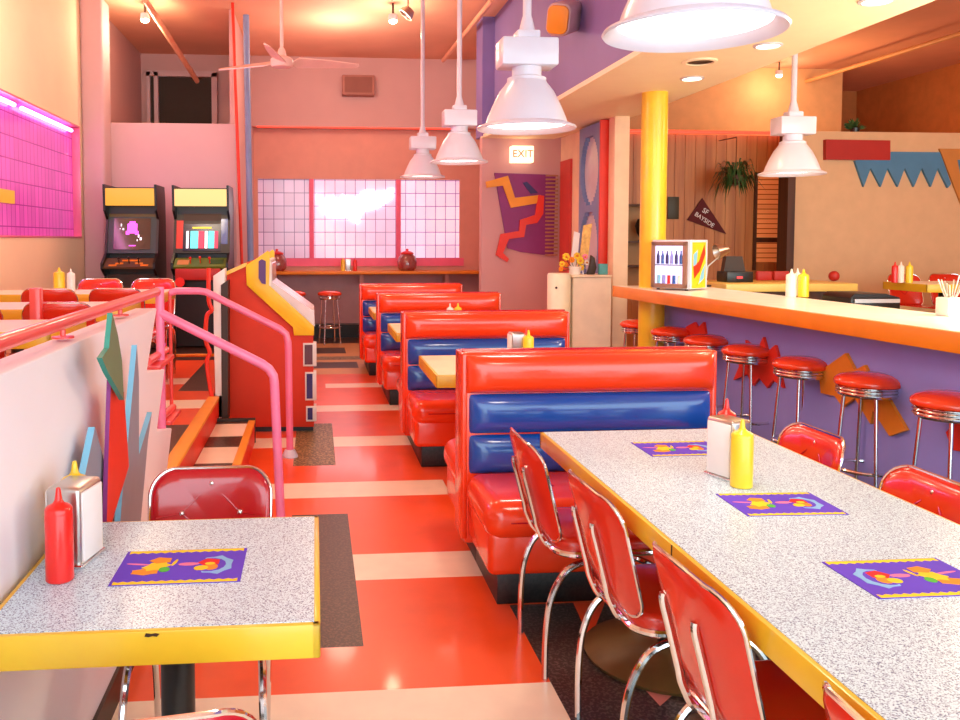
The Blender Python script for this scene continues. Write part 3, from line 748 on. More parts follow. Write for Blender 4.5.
o = MB().lathe([(0, 0), (.11, 0), (.11, .965), (.11, CT), (.11, 2.745), (0, 2.745)], 40, cx=2.91, cy=7.22).build('column', YELLOW); o['kind'] = 'structure'; o['label'] = 'round yellow column at the far end of the counter'

def make_stool(label):
    t = thing('bar_stool', label, 'stool', group='chrome bar stools along the counter')
    s = MB().lathe([(0, .766), (.06, .764), (.12, .757), (.165, .744), (.187, .727), (.192, .714), (.188, .70), (0, .70)], 40).build('seat_cushion', VRED, t)
    pr = [(0, .702), (.172, .702)]
    for k in range(3):
        z = .70-.018*k; pr += [(.176, z), (.18, z-.005), (.18, z-.010), (.174, z-.014), (.170, z-.017)]
    pr += [(.165, .64), (0, .64)]
    MB().lathe(pr, 40).build('chrome_band', CHROME, t)
    for k in range(4):
        a = R(45+90*k+8)
        MB().tube([(.135*math.cos(a), .135*math.sin(a), .65), (.19*math.cos(a), .19*math.sin(a), 0)], .0115, 10).build('leg', CHROME, t)
    MB().tube([(.172*math.cos(2*PI*k/32), .172*math.sin(2*PI*k/32), .24) for k in range(32)], .010, 8, closed=True).build('foot_ring', CHROME, t)
    return t
s0 = make_stool('red bar stool at the counter, cut off by the right edge of the photo'); s0.location = (at(952, 390, Y=3.78).x, 3.78, 0); s0.scale = (.9, .9, 1)
names = ['red bar stool in front of the orange zigzag shape', 'red bar stool between the red burst and the orange zigzag', 'red bar stool in front of the scarlet burst', 'red bar stool just right of the nearest booth corner', 'red bar stool second from the yellow column', 'red bar stool directly in front of the yellow column']
for (px, w), nm in zip(((867, 71), (799.5, 56), (745, 48), (704, 43.5), (669, 39), (636, 36)), names):
    Y = {867: 4.38, 799.5: 5.02, 745: 5.66, 704: 6.26, 669: 6.88, 636: 7.55}[px]
    v = at(px+2.5, 360, Y=Y); dup(s0, nm, (v.x, Y, 0), random.choice((0, 20, 40)))

def panel_shape(name, pts, m, label, X=3.06, d=.02):
    q = [(at(x, y, X=X).y, at(x, y, X=X).z) for x, y in pts]
    return tag(MB().prism(q, 'X', X-d-.002, X-.002).build(name, m), label, 'wall decoration', 'painted shapes on the counter front')
panel_shape('orange_zigzag', [(822, 372), (849, 353), (858, 370), (868, 365), (874, 378), (888, 392), (910, 430), (893, 436), (876, 410), (874, 424), (858, 398), (846, 407), (838, 396), (824, 393)], ORANGE2, 'orange zigzag shape on the periwinkle counter front')
panel_shape('scarlet_burst', [(735, 350), (750, 352), (748, 340), (760, 350), (766, 337), (770, 352), (778, 345), (782, 360), (792, 368), (783, 374), (786, 388), (776, 380), (770, 388), (762, 378), (755, 386), (750, 374), (736, 380), (742, 366)], REDO, 'scarlet starburst on the periwinkle counter front')
panel_shape('scarlet_burst', [(688, 327), (697, 322), (700, 328), (706, 322), (708, 334), (716, 338), (708, 346), (700, 350), (694, 340)], REDO, 'small scarlet starburst nearest the yellow column')
panel_shape('orange_burst', [(950, 432), (958, 424), (968, 420), (985, 445), (970, 452), (956, 450)], REDO, 'orange starburst at the right edge of the counter front')

# fridge on counter
t = thing('mini_fridge', 'small white drinks fridge with glass door on the counter', 'fridge', (at(679, 270, Y=6.88).x, 6.88, CT), rz=-52); t.scale = (.9, .9, .98)
MB().box(-.19, .19, -.15, .17, .012, .42, bev=.008).build('cabinet', WHITE, t)
dr = MB()
for (x0, x1, z0, z1) in ((-.185, .165, .02, .055), (-.185, .165, .37, .405), (-.185, -.15, .02, .405), (.125, .165, .02, .405)): dr.box(x0, x1, -.175, -.152, z0, z1, bev=.003)
dr.build('door_frame', mat('taupe_frame', (150, 112, 96), .4), t)
MB().box(-.15, .125, -.158, -.152, .055, .37).build('lit_interior', emit('fridge_interior', (214, 214, 255), 1.3), t, 'softly lit bluish white interior')
MB().box(-.15, .125, -.17, -.152, .205, .215).build('shelf', GREY, t)
cols = [INDI, VBLUE, INDI, PURPC, INDI, VBLUE]
for k in range(6):
    x = -.12+k*.045; mb = MB().lathe([(0, 0), (.014, 0), (.014, .065), (.006, .09), (.006, .11), (0, .11)], 10, cx=x, cy=-.1655+.004); o = mb.build('drink_bottle', cols[k], t); o.scale = (1, 1, 1); o.location = (0, 0, .22)
for k in range(5):
    x = -.11+k*.05; mb = MB().cyl(x, -.162, 0, .07, .016, n=12); o = mb.build('drink_can', [LBLUE, PURPC, RPLAS, VBLUE, WPLAS][k], t); o.location = (0, 0, .056)
mb = MB()
for (p, m) in (([(-.12, .02), (.13, .02), (.13, .4), (-.12, .4)], CABY), ([(-.1, .2), (.0, .24), (.1, .38), (.12, .3), (.02, .16), (-.08, .1)], REDO), ([(-.1, .3), (-.02, .34), (-.04, .22), (-.1, .2)], LBLUE), ([(0, .05), (.1, .1), (.12, .22), (.05, .15)], LBLUE)):
    mb.prism(p, 'X', .190, .1915+.0005*len(mb.mats), m)
mb.build('side_decal', None, t, 'yellow orange and blue printed side')
for xx in (-.15, .13):
    MB().cyl(xx, -.1, 0, .014, .015, n=12).build('foot', BLACK, t)
# right end of counter: utensil tub
t = thing('utensil_tub', 'white tub of cutlery on the counter at the right edge', 'utensil holder', (3.42, 4.35, CT))
MB().prism([(-.05, -.05), (.05, -.05), (.05, .05), (-.05, .05)], 'Z', 0, .10, bev=.008).build('tub', WPLAS, t)
for k in range(9):
    a = random.uniform(0, 2*PI); r0 = .02; lean = random.uniform(.03, .07)
    x0, y0 = r0*math.cos(a), r0*math.sin(a)
    MB().tube([(x0, y0, .09), (x0+lean*math.cos(a), y0+lean*math.sin(a), random.uniform(.17, .22))], .004, 6).build('cutlery', STEEL, t)

# ------------------------------------------------------------------ pendants
def make_pendant(label, rimz, D=.5):
    t = thing('pendant_lamp', label, 'pendant lamp', group='white industrial pendant lamps')
    r = D/2; k = D/.5
    MB().lathe([(r, 0), (r*1.02, .006), (r, .014), (r*.84, .03), (r*.80, .06), (r*.70, .12*k), (r*.56, .19*k), (r*.42, .235*k), (r*.40, .245*k), (r*.36, .238*k), (r*.50, .18*k), (r*.66, .11*k), (r*.77, .05), (r*.88, .018), (r*.98, .003), (r, 0)], 56).build('shade', WHITE, t)
    MB().lathe([(0, .022), (r*.84, .028), (r*.83, .034), (0, .06*k)], 48).build('diffuser', LAMPE, t, 'glowing white disc inside the shade')
    MB().lathe([(0, .24*k), (.10*k, .24*k), (.10*k, .26*k), (.075*k, .27*k), (.075*k, .32*k), (0, .32*k)], 28).build('neck', WHITE, t)
    MB().box(-.145*k, .145*k, -.09*k, .09*k, .315*k, .455*k, bev=.01).build('ballast_box', WHITE, t)
    MB().box(-.06*k, .06*k, -.05*k, .05*k, .45*k, .50*k, bev=.01).build('mount', WHITE, t)
    MB().lathe([(0, .49*k), (.045, .49*k), (.028, .56*k), (.022, .58*k), (.022, CZ-rimz-.05), (.06, CZ-rimz-.04), (.06, CZ-rimz-.001), (0, CZ-rimz-.001)], 20).build('rod', WHITE, t)
    return t
lamps = [(1.055, 2.35, 2.055, .49, 'pendant lamp hanging over the long table, largest, cut by the top edge'), (1.09, 4.40, 2.05, .5, 'pendant lamp over the front booth table, right of centre'),
         (1.27, 7.55, 2.16, .5, 'pendant lamp over the second booth table, left one with rod'), (1.19, 9.5, 2.17, .49, 'pendant lamp farthest down the row of booths'), (3.80, 6.60, 2.0, .5, 'pendant lamp hanging behind the counter')]
lamps[2] = (*lamps[2][:4], 'pendant lamp third in the row over the booths')
for X, Y, Z, D, lb in lamps:
    p = make_pendant(lb, Z, D); p.location = (X, Y, Z)
    light('pendant_light', 'SPOT', (X, Y, Z+.01), 34, (1, .9, .7), .16, (0, 0, 0), 150, .8)

# recessed downlights and vent
def soff(x, y): v = at(x, y, Z=2.74); return v
for i, (x, y, lb) in enumerate(((692, 78, 'recessed round downlight in the cream soffit near the column'), (768, 45, 'recessed round downlight in the cream soffit right of the large pendant'), (877, 0, 'recessed round downlight in the soffit at the top edge of the photo'))):
    v = soff(x, y); t = thing('downlight', lb, 'ceiling light', (v.x, v.y, 2.74), group='recessed soffit downlights')
    MB().lathe([(.07, -.001), (.09, -.001), (.09, -.008), (.072, -.012), (.07, -.001)], 28).build('trim_ring', WHITE, t)
    MB().lathe([(0, -.004), (.07, -.004), (.07, -.001), (0, -.001)], 28).build('bulb_disc', SPOTE, t)
    light('downlight_light', 'SPOT', (v.x, v.y, 2.72), 26, (1, .8, .5), .06, (0, 0, 0), 130, .7)
v = soff(700, 61); t = thing('ceiling_vent', 'round dark ceiling vent in the cream soffit', 'vent', (v.x, v.y, 2.74))
MB().lathe([(.09, -.001), (.12, -.001), (.12, -.01), (.095, -.014), (.09, -.001)], 28).build('trim_ring', CREAM, t)
MB().lathe([(0, -.006), (.045, -.006), (.045, -.004), (.055, -.004), (.055, -.008), (.085, -.008), (.085, -.001), (0, -.001)], 28).build('louvre', DKBRN, t)

# spot heads on the ceiling
def spot_head(x, y, lb, Zh=4.02, hood=False):
    v = at(x, y, Z=Zh); t = thing('spotlight', lb, 'spotlight', (v.x, v.y, Zh), group='ceiling spotlights')
    MB().lathe([(0, .05), (.05, .05), (.055, .0), (.05, -.02), (0, -.02)], 20).build('lamp_head', WHITE, t)
    MB().sphere((0, 0, -.02), .05, n=16, sz=.7).build('bulb', SPOTE, t)
    MB().tube([(0, 0, .05), (0, 0, CZ-Zh-.002)], .012, 8).build('stem', DKBRN, t)
    light('spotlight_light', 'POINT', (v.x, v.y, Zh-.14), 12 if x > 700 else 26, (1, .8, .52), .08)
spot_head(145, 18, 'glowing spotlight on the ceiling above the arcade cabinets')
spot_head(393, 19, 'glowing spotlight on the ceiling near the centre pendants')
spot_head(779, 74, 'glowing spotlight beyond the counter pendant')
# chromed spot beside the centre one
v = at(408, 12, Z=4.05); t = thing('spotlight', 'unlit silver spotlight right of the glowing centre one', 'spotlight', (v.x, v.y, 4.05), group='ceiling spotlights')
MB().lathe([(0, .04), (.06, .04), (.085, -.02), (.09, -.05), (.075, -.05), (.05, 0), (0, .01)], 20, M=Matrix.Rotation(R(40), 4, 'Y')).build('lamp_head', STEEL, t); MB().tube([(0, 0, .03), (0, 0, .148)], .012, 8).build('stem', STEEL, t)

# ceiling pipes
def pipe(name, a, b, r, m, lb):
    return tag(MB().tube([a, b], r, 12).build(name, m), lb, 'pipe', 'ceiling pipes')
PEACHM = mat('peach_pipe_paint', (246, 176, 140), .4)
a = at(145, 0, Z=4.05); b = at(198, 82, Y=12.6)
b = at(197, 81, Y=12.2)
pipe('ceiling_pipe', (a.x, a.y, 4.05), (b.x, b.y, b.z), .035, PEACHM, 'peach sprinkler pipe running over the alcove')
a = at(492, 0, Z=4.1); b = at(432, 76, Z=4.1)
pipe('ceiling_pipe', (a.x, a.y, 4.1), (b.x, min(b.y, 12.6), 4.1), .03, PEACHM, 'peach pipe crossing the ceiling behind the centre pendants')
a = at(798, 84, Z=4.0); b = at(962, 33, Z=4.0)
pipe('ceiling_pipe', (a.x, a.y, 4.0), (b.x, b.y, 4.0), .03, mat('tan_pipe_paint', (230, 170, 110), .4), 'tan pipe under the ceiling beyond the counter')
# coloured poles by the alcove
a = at(244, 250, Y=10.2)
tag(MB().tube([(a.x+.01, 10.15, 0), (a.x-.10, 10.15, CZ-.002)], .018, 12).build('pole', REDO), 'slim red pole from floor to ceiling beside arcade cabinets', 'pole')
tag(MB().tube([(a.x+.08, 10.3, 0), (a.x+.04, 10.3, CZ-.1)], .036, 16).build('pole', BLUEP), 'grey blue pole just right of the red pole', 'pole')

# ceiling fan
fx, fy, fz = -.33, 9.0, 3.3
t = thing('ceiling_fan', 'pink white three blade ceiling fan over the aisle', 'ceiling fan', (fx, fy, fz))
MB().lathe([(0, -.05), (.10, -.05), (.115, -.03), (.115, .03), (.09, .05), (.05, .06), (.035, .13), (.018, .15), (.018, CZ-fz-.08), (.05, CZ-fz-.06), (.06, CZ-fz-.002), (0, CZ-fz-.002)], 28).build('motor_and_rod', mat('pale_pink_enamel', (246, 206, 196), .35), t)
for k, adeg in enumerate((8, 148, 262)):
    M = Matrix.Rotation(R(adeg), 4, 'Z') @ Matrix.Rotation(R(-24), 4, 'X')
    MB().prism([(.12, -.03), (.17, -.09), (.5, -.07), (.8, -.03), (.81, 0), (.78, .03), (.5, .06), (.17, .08), (.12, .03)], 'Z', -.006, .006, M=M).build('blade', MATS['pale_pink_enamel'], t)
# speaker on back wall
a = at(342, 76, Y=12.9); b = at(374, 96, Y=12.9)
t = thing('wall_speaker', 'small dusty pink speaker box on the upper back wall', 'speaker', ((a.x+b.x)/2, 12.99, b.z))
w = (b.x-a.x)/2; h = a.z-b.z
MB().box(-w, w, -.2, 0, 0, h, bev=.01).build('cabinet', mat('dusty_pink_speaker', (176, 116, 104), .6), t); MB().box(-w*.85, w*.85, -.21, -.195, .03, h-.03, bev=.004).build('grille', mat('speaker_grille', (150, 96, 86), .8, bump=.5, bscale=300), t)
# projector-like speaker on bulkhead
v = at(566, 18, X=2.05)
t = thing('wall_speaker', 'angled white speaker on lavender bulkhead', 'speaker', (2.03, v.y, v.z))
Mx = Matrix.Rotation(R(20), 4, 'X') @ Matrix.Rotation(R(-30), 4, 'Z')
MB().prism(rrect(.20, .26, .07, 5), 'Y', -.17, .22, bev=.02, M=Mx).build('housing', mat('mauve_plastic', (200, 160, 160), .45), t)
MB().prism(rrect(.17, .22, .05, 5), 'Y', -.20, -.165, bev=.01, M=Mx).build('front_grille', ORANGE2, t)
MB().tube([(0, .05, 0), (.17, .12, .02)], .03, 10).build('bracket', MATS['mauve_plastic'], t)

# ------------------------------------------------------------------ arcade cabinets
def arcade(label, x0, x1, yf, kind):
    W = x1-x0; t = thing('arcade_cabinet', label, 'arcade cabinet', ((x0+x1)/2, yf, PZ))
    side = [(.02, 0), (.02, .78), (-.14, .86), (-.14, .92), (.04, 1.02), (.14, 1.38), (.02, 1.47), (.0, 1.74), (.5, 1.74), (.55, 1.6), (.55, 0)]
    for s_ in (-1, 1):
        MB().prism(side, 'X', s_*W/2-.012*(1+s_), s_*W/2+.012*(1-s_)).build('side_panel', BLACK, t)
    MB().box(-W/2+.02, W/2-.02, .05, .53, .02, .80).build('body', DKBRN if kind == 1 else BLACK, t)
    MB().box(-W/2+.02, W/2-.02, .17, .5, .8, 1.72).build('hood', BLACK, t)
    MB().box(-W/2+.025, W/2-.025, .01, .04, 1.52, 1.70, bev=.004).build('marquee', mat('marquee_%d' % kind, (120, 90, 30), .5, em=(255, 178, 60) if kind == 1 else (255, 214, 140), es=.95 if kind == 1 else 1.15), t, 'glowing yellow marquee' if kind == 1 else 'glowing cream marquee')
    M = Matrix.Translation((0, .06, 1.02)) @ Matrix.Rotation(R(-15), 4, 'X')
    bz = MB(); bz.box(-W/2+.02, W/2-.02, 0, .02, 0, .47, mat('teal_bezel', (34, 62, 62), .3) if kind == 1 else BLACK)
    if kind == 1:
        bz.box(-W/2+.03, W/2-.03, -.002, 0, .40, .45, mat('olive_bezel', (84, 80, 40), .4))
        bz.build('bezel', None, t).matrix_local = M
        sc = MB(); sc.box(-.19, .19, -.01, .0, .04, .38, mat('dim_screen', (70, 48, 42), .12, coat=.5))
        MG = emit('magenta_pixels', (240, 90, 240), 1.4); WP = emit('white_pixels', (230, 235, 255), 1.1)
        for (a0, a1, c0, c1) in ((-.05, .05, .24, .32), (-.03, .03, .32, .345), (-.065, -.03, .20, .24), (.03, .065, .20, .24), (-.03, .03, .215, .24)): sc.box(a0, a1, -.014, -.009, c0, c1, MG)
        for (a0, a1, c0, c1) in ((-.12, -.11, .29, .32), (-.10, -.085, .25, .27), (.06, .075, .17, .20), (.08, .10, .14, .17), (.05, .06, .13, .15), (-.13, -.12, .26, .27)): sc.box(a0, a1, -.014, -.009, c0, c1, WP)
        sc.box(-.03, .04, -.014, -.009, .075, .085, MG)
        o = sc.build('screen', None, t, 'dim screen with magenta figure'); o.matrix_local = M
    else:
        bz.box(-.29, -.2, -.003, 0, .05, .36, RPLAS); bz.box(.2, .29, -.003, 0, .1, .38, VBLUE); bz.box(-.2, .2, -.003, 0, .36, .44, DKBRN)
        bz.build('bezel', None, t).matrix_local = M
        sc = MB(); sc.box(-.2, .2, -.012, .0, .02, .32, mat('blue_screen_frame', (16, 16, 60), .2))
        cl = [emit('cyan_bar', (90, 230, 235), 1.2), emit('red_bar', (220, 60, 90), 1.0), emit('white_bar', (235, 235, 240), 1.2)]
        for (a0, a1, c) in ((-.165, -.14, 2), (-.12, -.04, 0), (-.035, .02, 1), (.03, .06, 2), (.07, .13, 0), (.135, .17, 1)): sc.box(a0, a1, -.017, -.011, .05, .24, cl[c])
        sc.box(-.1, .1, -.017, -.011, .27, .285, emit('yellow_bar', (240, 220, 60), 1.2))
        sc.build('screen', None, t, 'bright screen with cyan and red vertical bars').matrix_local = M
    cp = MB(); Mc = Matrix.Translation((0, -.13, .87)) @ Matrix.Rotation(R(28), 4, 'X')
    cp.box(-W/2+.015, W/2-.015, 0, .19, -.01, .012, mat('panel_brown', (92, 70, 46), .4) if kind == 1 else mat('panel_moss', (96, 120, 40), .4))
    if kind == 1:
        for (a0, a1, y0, y1) in ((-.2, -.12, .02, .05), (-.14, -.06, .06, .09), (-.08, .1, .12, .15), (.06, .14, .06, .09), (.12, .2, .02, .05)): cp.box(a0, a1, y0, y1, .011, .016, ORANGE2)
    else:
        cp.box(-.24, -.12, .04, .14, .011, .016, TANF); cp.box(.1, .24, .06, .15, .011, .016, LEAF)
    cp.build('control_panel', None, t).matrix_local = Mc
    for bx in ((-.1, .05), (.1, .05), (.0, .06)):
        o = MB().lathe([(0, 0), (.006, 0), (.006, .05), (.016, .06), (.012, .075), (0, .08)], 12).build('joystick', RPLAS if kind == 2 else BLACK, t); o.matrix_local = Mc @ Matrix.Translation((bx[0], bx[1]+.02, .012))
    if kind == 2:
        MB().box(-W/2+.05, W/2-.08, -.165, -.12, .74, .86, bev=.01).build('front_rail', REDP, t)
        MB().lathe([(0, -.03), (.05, -.03), (.05, .0), (0, .0)], 20, M=Matrix.Translation((-.2, -.17, .72)) @ Matrix.Rotation(R(90), 4, 'X')).build('steering_knob', RPLAS, t)
    else:
        MB().box(-.22, -.15, -.15, -.138, .70, .74).build('label_plate', GREY, t)
    return t
arcade('left arcade cabinet with yellow marquee and magenta figure on screen', -2.20, -1.65, 9.22, 1)
arcade('right arcade cabinet with cream marquee and cyan bars on screen', -1.505, -.91, 9.3, 2)

# red prize / pinball cabinet seen from the side
YC = 6.62
def pc(x, y): v = at(x, y, Y=YC); return (v.x, v.z)
t = thing('game_cabinet', 'large red game cabinet with yellow edge band beside the steps', 'game cabinet', (0, 0, 0))
body = [(227, 427), (227, 272), (247, 263), (262, 257), (267, 300), (313, 336), (314, 427)]
bodyp = [pc(x, y) for x, y in body]
MB().prism(bodyp, 'Y', YC, 7.35, bev=.006).build('body', CABRED, t)
MB().box(bodyp[0][0]+.03, -.02, YC+.03, 7.3, 0, bodyp[0][1]+.01).build('plinth', BLACK, t)
band = [(246, 265), (256, 259), (268, 250.5), (270, 253), (269, 285), (314, 326), (314, 335), (294, 335), (293, 327), (247, 285)]
for y0, y1 in ((YC-.03, YC-.001), (7.351, 7.38)):
    MB().prism([pc(x, y) for x, y in band], 'Y', y0, y1, bev=.003).build('side_band', CABY, t, 'yellow edge band')
MB().prism([pc(x, y) for x, y in ((227, 271), (247, 262), (247, 266), (227, 275))], 'Y', YC-.03, 7.36).build('top_rail', YEDGE, t)
MB().prism([pc(x, y) for x, y in ((259, 261), (262, 259), (266, 261), (266, 284), (262, 283), (259, 278))], 'Y', YC-.045, YC-.031).build('badge', mat('violet_badge', (90, 30, 110), .4), t, 'violet panel in the yellow band')
MB().prism([pc(x, y) for x, y in ((270, 262), (272, 264), (272, 282), (314, 312), (315, 327), (270, 290))], 'Y', YC+.02, 7.33).build('playfield', mat('pale_playfield', (226, 208, 206), .25, coat=.5), t, 'pale sloping playfield')
MB().prism([pc(x, y) for x, y in ((268, 259), (271, 260), (271, 286), (268, 286))], 'Y', YC, 7.35).build('backglass', WPLAS, t)
for (xa, ya, xb, yb2, m) in ((303, 343, 315, 366, mat('plum_panel', (96, 50, 60), .4)), (305, 372, 315, 400, INDI), (306, 406, 315, 421, INDI)):
    A = pc(xa, ya); B = pc(xb, yb2)
    f_ = MB().box(A[0], B[0]+.012, YC-.015, YC+.1, B[1], A[1], bev=.003).build('coin_door', WPLAS, t)
    MB().box(A[0]+.012, B[0]-.018, YC-.02, YC-.014, B[1]+.015, A[1]-.012).build('door_panel', m, f_)
# scalloped screen beside it
t = thing('display_board', 'white board with wavy orange edge left of the red game cabinet', 'display board')
Yd = 6.44
def pd(x, y): v = at(x, y, Y=Yd); return (v.x, v.z)
MB().prism([pd(x, y) for x, y in ((213, 276), (225, 268), (225, 421), (216, 421), (214, 350))], 'Y', Yd, Yd+.12, bev=.004).build('board', WPLAS, t)
MB().prism([pd(x, y) for x, y in ((221, 285), (228, 280), (228, 420), (222, 420))], 'Y', Yd-.01, Yd+.15).build('dark_strip', DKBRN, t)
MB().tube([(*[pd(x, y)[0]], Yd-.01, pd(x, y)[1]) for x, y in ((209, 268), (209, 300), (212, 310), (207, 316), (206, 340), (210, 352), (207, 362), (210, 385), (213, 400), (216, 404))], .016, 8, sub=4).build('wavy_edge', REDO, t)
MB().box(pd(213, 421)[0], pd(228, 421)[0], Yd, Yd+.12, PZ, pd(213, 420)[1]+.02).build('foot_block', WPLAS, t)

# ------------------------------------------------------------------ back counter and stools, jars
a = at(262, 273, Y=12.8)
t = thing('window_counter', 'narrow orange window counter under the glass block window', 'counter')
MB().box(-.92, 2.62, 12.72, BY-.04, .97, 1.015, bev=.008).build('ledge', ORANGE2, t)
for x in (-.6, .7, 2.0): MB().box(x-.03, x+.03, 12.95, BY-.0, .8, .97).build('bracket', WALLB, t)
jl = [(at(277, 270, Y=12.95).x, 'left of the window counter'), (at(407, 270, Y=12.95).x, 'right of the window counter')]
for x, wh in jl:
    t = thing('candy_jar', 'glass candy jar with red lid at the ' + wh.replace('of the', 'end of the'), 'jar', (x, 12.93, 1.016), group='candy jars')
    MB().lathe([(0, 0), (.10, 0), (.14, .04), (.15, .13), (.12, .22), (.09, .25), (0, .25)], 28).build('jar', mat('jar_glass', (220, 150, 140), .08, coat=.6, noise=.5, nscale=14, sat2=(150, 40, 50)), t)
    MB().lathe([(0, .25), (.095, .25), (.10, .27), (.06, .29), (.02, .30), (.02, .33), (0, .335)], 24).build('lid', RPLAS, t)
dup(y1_, 'orange yellow bottle in the middle of the window counter', (at(343, 268, Y=12.9).x, 12.9, 1.016)); dup(n1, 'napkin dispenser in the middle of the window counter', (at(348, 268, Y=12.95).x, 12.95, 1.016), 0); dup(k1, 'red ketchup bottle in the middle of the window counter', (at(355, 268, Y=12.9).x, 12.9, 1.016))
for px, lb in ((330, 'red bar stool under the window counter beyond the aisle'), (294, 'red bar stool under the window counter behind the red game cabinet')):
    v = at(px, 345, Y=12.1); dup(s0, lb, (v.x, 12.25, 0), 10, 'bar stools at the window counter')

# ------------------------------------------------------------------ entry: art, exit sign, host stand, flowers
def pe(x, y, Y=EY): v = at(x, y, Y=Y); return (v.x, v.z)
t = thing('wall_art', 'magenta wall art with yellow and red zigzag figures', 'wall art')
MB().prism([pe(494, 173), (pe(555, 175)), pe(553, 256), pe(520, 252), pe(507, 248)], 'Y', EY-.03, EY-.002).build('backing', MAG, t)
MB().prism([pe(485, 182), pe(507, 176), pe(514, 198), pe(539, 195), pe(539, 203), pe(510, 208), pe(502, 186), pe(486, 188)], 'Y', EY-.06, EY-.031).build('yellow_zigzag', mat('mustard_paint', (240, 160, 30), .5), t)
MB().prism([pe(537, 195), pe(543, 196), pe(542, 214), pe(536, 223), pe(525, 225), pe(523, 237), pe(508, 239), pe(502, 253), pe(508, 259), pe(506, 262), pe(495, 255), pe(500, 234), pe(518, 231), pe(519, 220), pe(534, 215)], 'Y', EY-.065, EY-.031).build('red_zigzag', REDO, t)
MB().prism([pe(522, 183), pe(526, 182), pe(537, 193), pe(530, 194)], 'Y', EY-.05, EY-.031).build('indigo_bar', INDI, t)
mb = MB(); A = pe(545, 176); B = pe(555, 255)
for k in range(22):
    z = A[1]-(A[1]-B[1])*k/21; mb.box(A[0], B[0]+.02, EY-.045, EY-.031, z-.008, z+.012)
mb.build('striped_edge', mat('tan_slats', (190, 130, 90), .5), t)
A = pe(513, 145, EY-.2); B = pe(535, 162, EY-.2)
t = thing('exit_sign', 'small lit white exit sign above the wall art', 'sign', ((A[0]+B[0])/2, EY, B[1]))
w = (B[0]-A[0])/2; h = A[1]-B[1]
MB().box(-w, w, -.14, -.001, 0, h, bev=.008).build('sign_box', emit('exit_sign_glow', (255, 232, 190), 1.6), t)
def text(s, size, m, parent, M, name='lettering', ext=.002):
    cu = bpy.data.curves.new(name, 'FONT'); cu.body = s; cu.size = size; cu.align_x = 'CENTER'; cu.align_y = 'CENTER'; cu.extrude = ext
    tmp = bpy.data.objects.new(name, cu); C.objects.link(tmp)
    dg = bpy.context.evaluated_depsgraph_get(); dg.update()
    me = bpy.data.meshes.new_from_object(tmp.evaluated_get(dg)); bpy.data.objects.remove(tmp)
    me.materials.clear(); me.materials.append(m)
    o = bpy.data.objects.new(name, me); C.objects.link(o); o.parent = parent; o.matrix_local = M; return o
FX = Matrix.Rotation(R(90), 4, 'X')
text('EXIT', h*.62, mat('exit_letter_amber', (206, 120, 60), .5), t, Matrix.Translation((0, -.143, h/2)) @ FX)
# blue panel with two round holes on the side wall
t = thing('cutout_panel', 'blue grey panel with two large round holes on the side wall', 'wall panel')
mb = MB(); Ya, Yb2 = 8.85, 9.55; za, zb = 1.0, 2.72
# panel as strips with circular cut-outs
N = 44
for k in range(N):
    z0 = za+(zb-za)*k/N; z1 = za+(zb-za)*(k+1)/N; zc = (z0+z1)/2; half = 0
    for c in (1.42, 2.24):
        q = .38**2-(zc-c)**2
        if q > 0: half = max(half, math.sqrt(q)*.8)
    ym = (Ya+Yb2)/2
    if half > .02:
        mb.box(SX-.09, SX-.04, Ya, ym-half, z0, z1); mb.box(SX-.09, SX-.04, ym+half, Yb2, z0, z1)
    else: mb.box(SX-.09, SX-.04, Ya, Yb2, z0, z1)
mb.build('panel', BLUEP, t)
mb = MB(); mb.box(SX-.04, SX-.003, Ya+.02, Yb2-.02, za, zb); mb.build('backing', mat('pale_mirror', (214, 206, 214), .3), t)
mb = MB(); mb.box(SX-.1, SX-.002, Ya-.06, Ya-.02, za-.4, zb+.01); mb.build('orange_strip', REDO, t)
# host stand
hz = 1.13
t = thing('host_stand', 'pale rounded cabinet holding flowers near the entrance', 'cabinet')
A = at(573, 276, Y=8.35); B = at(612, 276, Y=8.35)
MB().box(A.x, 2.95, 8.35, 8.8, .0, hz-.02, bev=.01).build('body', mat('beige_laminate', (244, 222, 194), .5), t)
MB().box(A.x-.02, 2.95, 8.33, 8.82, hz-.02, hz, bev=.006).build('top', mat('cream_laminate_b', (250, 232, 200), .4), t)
r = (at(570, 276, Y=8.3).x-at(547, 276, Y=8.3).x)/2; cxx = at(558.5, 276, Y=8.3).x
t = thing('rounded_bin', 'white rounded bin left of the pale cabinet', 'bin', (cxx+.035, 8.40, 0))
MB().lathe([(0, 0), (r, 0), (r, hz+.0), (r-.01, hz+.02), (0, hz+.02)], 32).build('body', mat('warm_white_enamel', (252, 238, 206), .35), t)
MB().sphere((-.06, -r+.005, hz-.12), .012, n=10).build('lock_knob', DKBRN, t)
